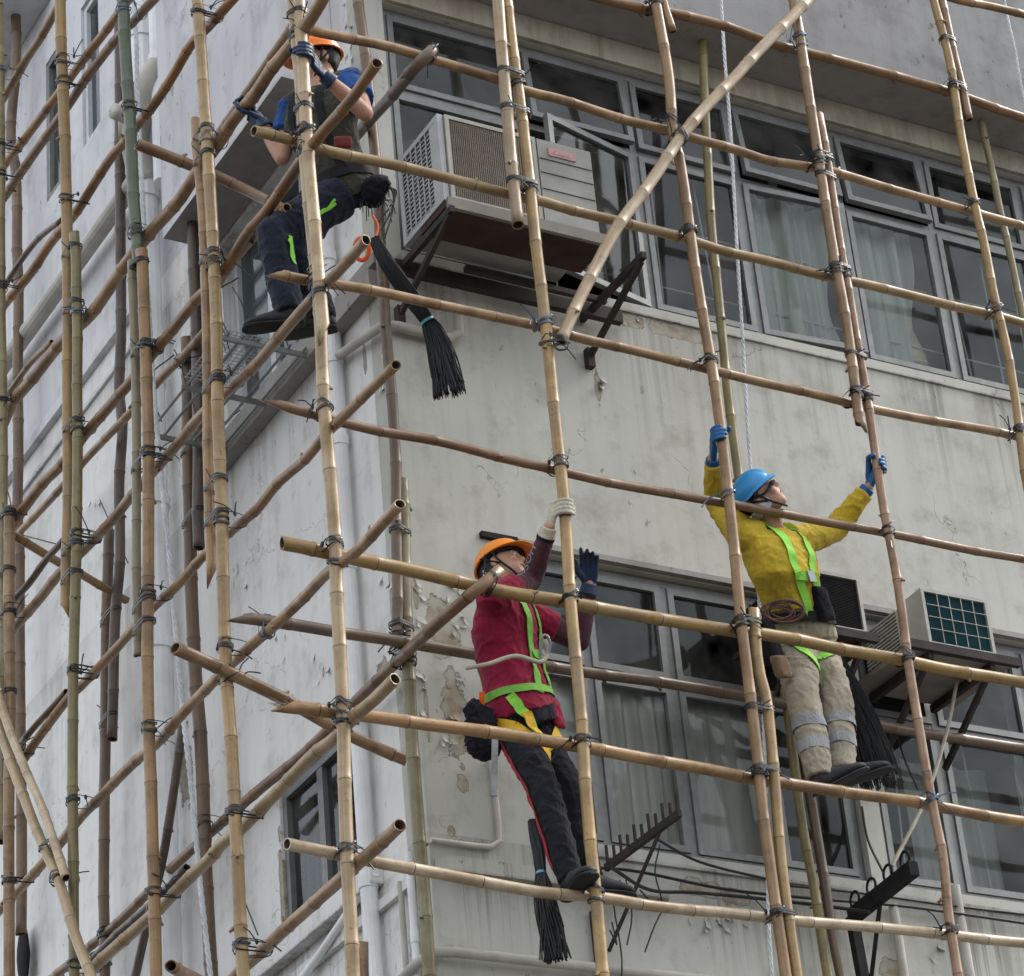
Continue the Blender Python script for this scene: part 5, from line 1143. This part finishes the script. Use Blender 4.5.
    for k in 'AB':
        if cl.get('armsleeve') and k in cl['armsleeve']:
            b = MB(); e0, e1, w_ = J['sh'+k], J['el'+k], J['wr'+k]; limb(b, [e0.lerp(e1, .35), e1, e1.lerp(w_, .35), e1.lerp(w_, .80)], [.060, .050, .049, .040], ends=False); ball(b, e1, .049); G['as'+k] = fuse('arm_sleeve', b, M['purple'], T_, .007, 3, .002, 20)
            b = MB(); d = (w_-e1).normalized(); b.tube([e1.lerp(w_, .77), e1.lerp(w_, .83)], .0425, 16); b.build('cuff', M['blk'], G['as'+k])
        b = MB(); hands[k](b, J['wr'+k], 1.10); d = (J['el'+k]-J['wr'+k]).normalized(); limb(b, [J['wr'+k], J['wr'+k]+d*.055], [.036, .042], ends=False)
        G['gl'+k] = fuse('glove', b, M[cl['glove'][k]], T_, .0042, 2)
        shoe('shoe', J['an'+k], feet[k][0], feet[k][1], T_)
    G['bvh'] = bvh_of([shirt, tr]); return G
def tor(G, u, deg, rad=.22):
    """a point just outside the torso at height u (0 pelvis, 1 neck) and bearing deg (0 front, 90 towards hand B)"""
    J = G['J']; c = J['pel'].lerp(J['chest'], u/.55) if u < .55 else J['chest'].lerp(J['neck'], (u-.55)/.45); a_ = math.radians(deg)
    d = (G['f']*math.cos(a_)+G['ss']*math.sin(a_)); h = G['bvh'].ray_cast(c+d*rad*1.6, -d)
    return (h[0] if h[0] is not None else c+d*.14)+d*.004
def thigh_loop(G, k, t, tilt=.3):
    J = G['J']; a_, c_ = J['hi'+k], J['kn'+k]; d = (c_-a_).normalized(); p = a_.lerp(c_, t); x = d.orthogonal().normalized(); y = d.cross(x); o_ = (J['hi'+k]-J['pel']); o_ = (o_-d*o_.dot(d)).normalized()
    out = []
    for i in range(12):
        an = 2*math.pi*i/12; r_ = x*math.cos(an)+y*math.sin(an); out.append(p+r_*.11-d*(tilt*.1*r_.dot(o_)*1.5))
    return out
def ties(label, pts, band, fl, n=130, seed=1, w0=.022, w1=.06):
    """a bundle of thin black strips: pts along it, band = index fraction where it is tied, flaring to w1"""
    path = catmull([V(p) for p in pts], .02); N = len(path); b = MB(); r = random.Random(seed)
    for i in range(n):
        a_ = r.uniform(0, 6.28); q = math.sqrt(r.random()); ln = N-int(r.random()**2*N*.24)-1; pp_ = []; wa = r.uniform(-1, 1)
        for j in range(0, ln+1, 2):
            t = j/(N-1); wd = w0 if t < band else w0+(w1-w0)*((t-band)/(1-band))**fl
            if t < band: wd = w0*(.75+.35*math.sin(t/band*math.pi))
            d = (path[min(j+1, N-1)]-path[max(0, j-1)]).normalized(); x = d.cross(FW).normalized(); y = d.cross(x)
            pp_.append(path[j]+(x*math.cos(a_+.25*math.sin(wa*3+t*3))*1.0+y*math.sin(a_)*.7)*wd*q+x*((.004+.010*t)*math.sin(t*7+wa*7))+y*((.002+.008*t)*math.sin(t*6+wa*11)))
        if len(pp_) > 2: b.tube(pp_, r.uniform(.0026, .0040), 4)
    o = tag(b.build('tie_bundle', M['strand']), label, 'tie bundle')
    k = int(band*(N-1)); d = (path[k+1]-path[k-1]).normalized(); m_ = MB(); m_.tube([path[k]-d*.006, path[k]+d*.006], w0*1.12, 12); m_.build('binding', M['teal2'], o)
    return o
def rounded(name, mat, parent, c, ax, rs, vox=.01, wr=.004):
    b = MB(); b.obox(c, ax, rs); return fuse(name, b, mat, parent, vox, 9, wr, 18, 3)
def ptree(key, z): return min(poles[key]['path'], key=lambda v: abs(v.z-z))
Zx = V((0, 0, 1))
def ddir(key, z):
    P_ = poles[key]['path']; i = min(range(len(P_)), key=lambda i: abs(P_[i].z-z)); return (P_[min(i+2, len(P_)-1)]-P_[max(i-2, 0)]).normalized()
JT = {"yellow": {"pel": [1.781, -0.597, 8.018], "chest": [1.593, -0.759, 8.197], "neck": [1.553, -0.769, 8.43], "head": [1.452, -0.850, 8.545], "shA": [1.38, -0.775, 8.366], "elA": [1.362, -0.626, 8.619], "wrA": [1.225, -0.83, 8.725], "shB": [1.729, -0.713, 8.429], "elB": [1.99, -0.673, 8.562], "wrB": [2.094, -0.86, 8.721], "hiA": [1.711, -0.597, 7.919], "knA": [1.582, -0.781, 7.557], "anA": [1.584, -0.812, 7.143], "hiB": [1.875, -0.534, 7.976], "knB": [1.809, -0.732, 7.602], "anB": [1.73, -0.802, 7.197]}, "red": {"pel": [0.196, -0.582, 7.347], "chest": [0.153, -0.577, 7.647], "neck": [0.126, -0.633, 7.875], "head": [0.165, -0.59, 8.059], "shA": [0.002, -0.743, 7.797], "elA": [0.242, -0.695, 7.961], "wrA": [0.234, -0.904, 8.123], "shB": [0.281, -0.533, 7.882], "elB": [0.56, -0.536, 7.786], "wrB": [0.568, -0.66, 8.019], "hiA": [0.146, -0.6, 7.241], "knA": [0.14, -0.8, 6.864], "anA": [0.193, -0.848, 6.454], "hiB": [0.285, -0.506, 7.325], "knB": [0.341, -0.679, 6.937], "anB": [0.356, -0.744, 6.525]}, "olive": {"pel": [-0.455, -0.519, 10.03], "chest": [-0.607, -0.584, 10.286], "neck": [-0.622, -0.602, 10.52], "head": [-0.6, -0.579, 10.711], "shA": [-0.68, -0.43, 10.503], "elA": [-0.745, -0.424, 10.212], "wrA": [-0.807, -0.351, 10.458], "shB": [-0.516, -0.746, 10.486], "elB": [-0.525, -0.876, 10.221], "wrB": [-0.745, -0.901, 10.363], "hiA": [-0.507, -0.419, 10.064], "knA": [-0.723, -0.467, 9.697], "anA": [-0.619, -0.486, 9.294], "hiB": [-0.53, -0.56, 9.943], "knB": [-0.865, -0.526, 9.673], "anB": [-0.811, -0.532, 9.254]}}
# --- the man in yellow
pA = at(717, 436, y=-.955); pB = at(874, 464, y=-.95)
zA, zB = pA.z, pB.z
Y = person('person in a blue helmet, mustard shirt and khaki trousers looking up with both arms spread', JT['yellow'], cdir(.66, .74, .08), cdir(-.74, .64, -.10),
   dict(A=lambda b, w_, k: grip(b, w_, ptree('F2a', zA), ddir('F2a', zA), -FW, .030, k), B=lambda b, w_, k: grip(b, w_, ptree('F3b', zB), ddir('F3b', zB), FW, .026, k)),
   dict(A=(V((.85, -.42, .40)), V((-.3, .1, 1))), B=(V((.9, -.40, .30)), V((-.2, .1, 1)))),
   dict(hem=.04, helmet=M['bhel'], hk=.87, visor=.020, trousers='khaki', shirt='yellow', sleeve='long', glove=dict(A='gblue', B='gblue'), tw=.97))
def harness(G, m1, m2, lo=.06, chest=.42, splay=30):
    T_ = G['T']; bv = G['bvh']; H = []
    for sg in (1, -1):
        o = strap('harness_strap', [tor(G, .10, 28*sg), tor(G, .3, 24*sg), tor(G, chest, 24*sg), tor(G, .70, 26*sg), tor(G, .88, splay*sg), G['J']['neck']+G['ss']*sg*.085+G['up']*.02, tor(G, .92, (180-26)*sg), tor(G, .62, 172*sg), tor(G, .3, (180-22)*sg), tor(G, .10, (180-28)*sg)], .042, m1, T_, bv)
    strap('chest_strap', [tor(G, chest-.05, -26), tor(G, chest-.06, 0), tor(G, chest-.05, 26)], .042, m1, T_, bv, .010)
    b = MB(); p = tor(G, chest-.06, 6); b.obox(p+G['f']*.014, (G['ss'], G['f'], G['up']), (.022, .006, .026)); b.build('buckle', M['steel'], T_)
    for k in 'AB': strap('leg_strap', thigh_loop(G, k, .20, .9), .046, m2, T_, bv, .007, closed=True, axis=(G['J']['hi'+k], (G['J']['kn'+k]-G['J']['hi'+k]).normalized()))
harness(Y, M['lime'], M['lime'], chest=.56)
strap('belt', [tor(Y, .10, a_) for a_ in range(0, 360, 30)], .05, M['blk'], Y['T'], Y['bvh'], .010, closed=True)
# reflective bands below the knees, pouches, coiled rope
for k in 'AB':
    a_, c_ = Y['J']['kn'+k], Y['J']['an'+k]
    for t in (.38, .66):
        d = (c_-a_).normalized(); x = d.orthogonal().normalized(); y = d.cross(x); strap('reflective_band', [a_.lerp(c_, t)+(x*math.cos(i*.5236)+y*math.sin(i*.5236))*.09 for i in range(12)], .055, M['refl'], Y['T'], bvh_of([Y['trousers']]), .003, closed=True, axis=(a_, d))
c = tor(Y, .10, 42); rounded('pouch', M['black'], Y['T'], at(819, 604, y=c.y-.06), (Y['ss'], Y['f'], Y['up']), (.045, .045, .085))
rounded('pouch', M['tanb'], Y['T'], at(781, 667, y=-.80), (Y['ss'], Y['f'], Y['up']), (.036, .03, .055)); rounded('pouch', M['black'], Y['T'], at(768, 640, y=-.72), (Y['ss'], Y['f'], Y['up']), (.045, .04, .10))
b = MB(); cc = at(780, 612, y=-.80); r = random.Random(4)
for i in range(6):
    o_ = V((r.uniform(-.03, .03), -.01*i*.6, r.uniform(-.02, .02))); b.tube([cc+o_+(RT*math.cos(a_)*(.062+.006*i)-DN*math.sin(a_)*(.032+.004*i)) for a_ in [j*math.pi/10 for j in range(20)]], .0055, 6, closed=True)
b.build('coiled_cord', M['brownc'], Y['T'])
b = MB(); s_ = Y['hs']; h_ = Y['head']; ball(b, h_-Y['hf']*.02-Y['hu']*.035-s_*.055, (.035, .05, .04), (s_, Y['hf'], Y['hu'])); ball(b, h_-Y['hf']*.02-Y['hu']*.035+s_*.055, (.035, .05, .04), (s_, Y['hf'], Y['hu'])); ball(b, h_-Y['hf']*.06-Y['hu']*.035, (.06, .035, .045), (s_, Y['hf'], Y['hu'])); fuse('neck_cloth', b, M['white'], Y['T'], .006, 3, .003, 30)
b = MB()
for sg in (1, -1): b.tube(catmull([h_+s_*sg*.05+Y['hf']*.088+Y['hu']*.005, h_+s_*sg*.086+Y['hf']*.03-Y['hu']*.004, h_+s_*sg*.088-Y['hf']*.02+Y['hu']*.02], .015), .007, 6)
b.tube([h_+s_*x*.02+Y['hf']*(.098-abs(x)*.005)+Y['hu']*.006 for x in (-2.5, -1, 0, 1, 2.5)], .010, 8); b.build('goggles', M['blk'], Y['T'])
ties('bundle of black plastic ties hanging behind the khaki trousers of the yellow-shirted worker', [at(826, 628, y=-.50), at(836, 662, y=-.50), at(852, 700, y=-.50), at(868, 740, y=-.50), at(880, 786, y=-.50)], .14, .8, 240, 2, .026, .105)
# --- the man in maroon
pR = at(560, 508, y=-.955)
R_ = person('person in an orange helmet and maroon shirt, gripping an upright with a cream glove', JT['red'], cdir(.78, .50, .10), cdir(-.30, .62, -.72),
   dict(A=lambda b, w_, k: grip(b, w_, ptree('F1b', pR.z), ddir('F1b', pR.z), -FW, .031, k), B=lambda b, w_, k: open_hand(b, w_, cdir(-.02, .98, .2), cdir(-.97, .05, .1), cdir(.15, -.1, .95), k)),
   dict(A=(V((-.1, -.98, .04)), Zx), B=(V((1, .02, .02)), Zx)),
   dict(helmet=M['oyel'], trousers='black', shirt='maroon', sleeve=.55, glove=dict(A='gcream', B='gnavy'), armsleeve='AB', tw=.86, hem=-.04, flap=[((.10, .10, .05), .06)]))
harness(R_, M['green'], M['amber'], chest=.5)
strap('belt', [tor(R_, .14, a_) for a_ in range(0, 360, 30)], .036, M['green'], R_['T'], R_['bvh'], .009, closed=True)
strap('harness_strap', [at(500, 688, y=-.80), at(520, 700, y=-.82), at(537, 716, y=-.80), at(549, 735, y=-.76)], .045, M['lime'], R_['T'], R_['bvh'], .012)
strap('harness_strap', [at(528, 706, y=-.82), at(540, 722, y=-.80), at(548, 742, y=-.76)], .046, M['amber'], R_['T'], R_['bvh'], .017)
strap('trouser_stripe', [R_['J']['hiA'].lerp(R_['J']['knA'], t)-RT*.13-FW*.02 for t in (.05, .35, .7, 1.0)]+[R_['J']['knA'].lerp(R_['J']['anA'], t)-RT*.10-FW*.03 for t in (.3, .6, .9)], .022, M['redstripe'], R_['T'], bvh_of([R_['trousers']]), .003)
b = MB(); b.tube(catmull([at(466, 668, y=-.80), at(488, 664, y=-.86), at(515, 656, y=-.88), at(540, 662, y=-.86), at(548, 652, y=-.84), at(545, 640, y=-.83)], .02), .010, 8); b.build('lanyard', M['ropet'], R_['T'])
b = MB(); cc = at(545, 645, y=-.86); b.tube([cc+(RT*math.cos(a_)*.022-DN*math.sin(a_)*.045) for a_ in [j*math.pi/8 for j in range(16)]], .006, 6, closed=True); b.build('steel_hook', M['steel'], R_['T'])
b = MB(); c_ = at(481, 732, y=-.58); ball(b, c_, (.075, .055, .12), (RT, FW, -DN)); ball(b, c_+DN*.05+RT*.02, (.07, .05, .08), (RT, FW, -DN)); ball(b, c_-DN*.09-RT*.03, (.05, .04, .05), (RT, FW, -DN)); fuse('tool_bag', b, M['black'], R_['T'], .008, 3, .016, 14, 5)
b = MB(); b.obox(at(482, 700, y=-.62), (RT, FW, -DN), (.012, .012, .035)); b.build('tool_handle', M['orangep'], R_['T'])
b = MB(); p0, p1 = at(495, 738, y=-.76), at(494, 796, y=-.76); b.bar(p0, p1, .028, .010, up=FW); tag(b.build('metal_bar', M['refl']), 'flat grey metal bar hanging from the belt of the maroon-shirted worker', 'tool')
ties('black tie bundle with a blue binding hanging by the shoes of the maroon-shirted worker', [at(532, 820, y=-.72), at(538, 850, y=-.74), at(541, 873, y=-.76), at(545, 900, y=-.76), at(551, 930, y=-.76), at(557, 965, y=-.76)], .40, .75, 170, 5, .019, .062)
# lettering on the sleeve
cu = bpy.data.curves.new('sl', 'FONT'); cu.body = 'DSOH'; cu.size = .056; cu.extrude = 0; cu.align_x = 'CENTER'; cu.align_y = 'CENTER'
tmp = bpy.data.objects.new('t', cu); COL.objects.link(tmp); bpy.context.view_layer.update(); me = bpy.data.meshes.new_from_object(tmp.evaluated_get(bpy.context.evaluated_depsgraph_get())); bpy.data.objects.remove(tmp)
e1, w1 = R_['J']['elA'], R_['J']['wrA']; dx = (w1-e1).normalized(); ctr = e1.lerp(w1, .36)-RT*.028; nz = (-FW*.8-RT*.6); nz = (nz-dx*nz.dot(dx)).normalized(); dy = nz.cross(dx); bv = bvh_of([R_['asA']]); bm = bmesh.new(); bm.from_mesh(me); bmesh.ops.subdivide_edges(bm, edges=bm.edges, cuts=1)
for v in bm.verts:
    p = ctr+dx*v.co.x*1.05+dy*v.co.y; h = bv.ray_cast(p+nz*.15, -nz); v.co = ((h[0]+nz*.003) if h[0] is not None else p)-parent_origin(R_['asA'].parent)
bm.to_mesh(me); me.materials.clear(); me.materials.append(M['refl']); to = bpy.data.objects.new('lettering', me); COL.objects.link(to); to.parent = R_['asA']
# --- the man in olive
pO = at(305, 62, y=-.955)
def hand5(b, w_, k):
    P_ = poles['K5']['path']; i = min(range(len(P_)), key=lambda i: (proj(P_[i])-V((244, 112))).length); grip(b, w_, P_[i], (P_[min(i+2, len(P_)-1)]-P_[i-2]), FW, .037, k)
O_ = person('person in an orange helmet, olive T-shirt and dark trousers crouching behind the corner upright', JT['olive'], cdir(-.88, -.05, .35), cdir(.02, .86, -.48),
   dict(A=hand5, B=lambda b, w_, k: grip(b, w_, ptree('F0a', pO.z)-RT*.004, ddir('F0a', pO.z), -FW, .040, k)),
   dict(A=(V((-.8, .55, .0)), Zx), B=(V((-.82, .52, -.02)), Zx)),
   dict(helmet=M['orange'], trousers='navy', shirt='olivec', sleeve=.50, glove=dict(A='gnavy', B='gnavy'), tw=1.05))
for k in 'AB':
    b = MB(); e0, e1 = O_['J']['sh'+k], O_['J']['el'+k]; limb(b, [e0+(O_['J']['neck']-e0)*.12, e0.lerp(e1, .25), e0.lerp(e1, .52)], [.084, .080, .078], ends=False); ball(b, e0, .083); fuse('blue_sleeve', b, M['bluec'], O_['T'], .009, 3, .004, 14)
for sg in (1, -1): strap('harness_strap', [tor(O_, .10, 35*sg), tor(O_, .5, 35*sg), tor(O_, .88, 34*sg), O_['J']['neck']+O_['ss']*sg*.085+O_['up']*.02, tor(O_, .8, 150*sg), tor(O_, .3, 150*sg)], .04, M['blk'], O_['T'], O_['bvh'])
strap('belt', [tor(O_, .10, a_) for a_ in range(0, 360, 30)], .05, M['blk'], O_['T'], O_['bvh'], .010, closed=True)
tb = bvh_of([O_['trousers']])
for (a0, a1, a2) in (((326, 212), (332, 204), (339, 196)), ((328, 218), (334, 210), (341, 201)), ((301, 228), (303, 240), (306, 252)), ((305, 226), (307, 238), (309, 248))):
    strap('reflective_trim', [at(*q, y=-.70) for q in (a0, a1, a2)], .012 if a0[0] > 320 else .02, M['lime'], O_['T'], tb, .003)
b = MB(); cc = at(374, 192, y=-.70); r = random.Random(8)
ball(b, cc, (.065, .055, .08), (RT, FW, -DN)); ball(b, cc+RT*.03-DN*.03, (.05, .05, .05), (RT, FW, -DN)); fuse('tool_bag', b, M['black'], O_['T'], .01, 12, .012, 14, 6)
b = MB()
for i in range(34):
    a0 = cc+RT*r.uniform(-.07, .05)-DN*r.uniform(-.05, .06); d = RT*r.uniform(-.2, 1)-DN*r.uniform(-1, .5)-FW*.4; b.tube(catmull([a0, a0+d*.05, a0+d*.07+DN*r.uniform(.01, .07)], .02), .003, 4)
b.build('loose_ties', M['tie'], O_['T'])
for i in range(3):
    b = MB(); b.tube(catmull([at(378, 178+i*5, y=-.68), at(392+i*2, 190, y=-.68), at(393, 210-i*4, y=-.68), at(385-i*3, 238-i*8, y=-.68)], .02), .005, 6); b.build('cable_loop', M['cable'], O_['T'])
b = MB(); cc = at(362, 249, y=-.68); b.tube([cc+(RT*math.cos(a_)*.034-DN*math.sin(a_)*.052) for a_ in [j*math.pi/8 for j in range(16)]], .012, 8, closed=True); b.build('safety_hook', M['orangep'], O_['T'])
b = MB(); b.tube(catmull([at(372, 215, y=-.68), at(378, 226, y=-.68), at(374, 240, y=-.68), at(366, 246, y=-.68)], .02), .006, 6); b.build('safety_cord', M['orangep'], O_['T'])
rounded('pouch', M['redc'], O_['T'], at(343, 142, y=-.80), (RT, FW, -DN), (.045, .015, .028))
ties('long black tie bundle with a pale blue binding hanging from the olive-shirted worker', [at(374, 238, y=-.78), at(386, 262, y=-.78), at(402, 285, y=-.78), at(417, 306, y=-.78), at(430, 325, y=-.78), at(440, 350, y=-.78), at(450, 398, y=-.78)], .55, .75, 190, 9, .030, .078)
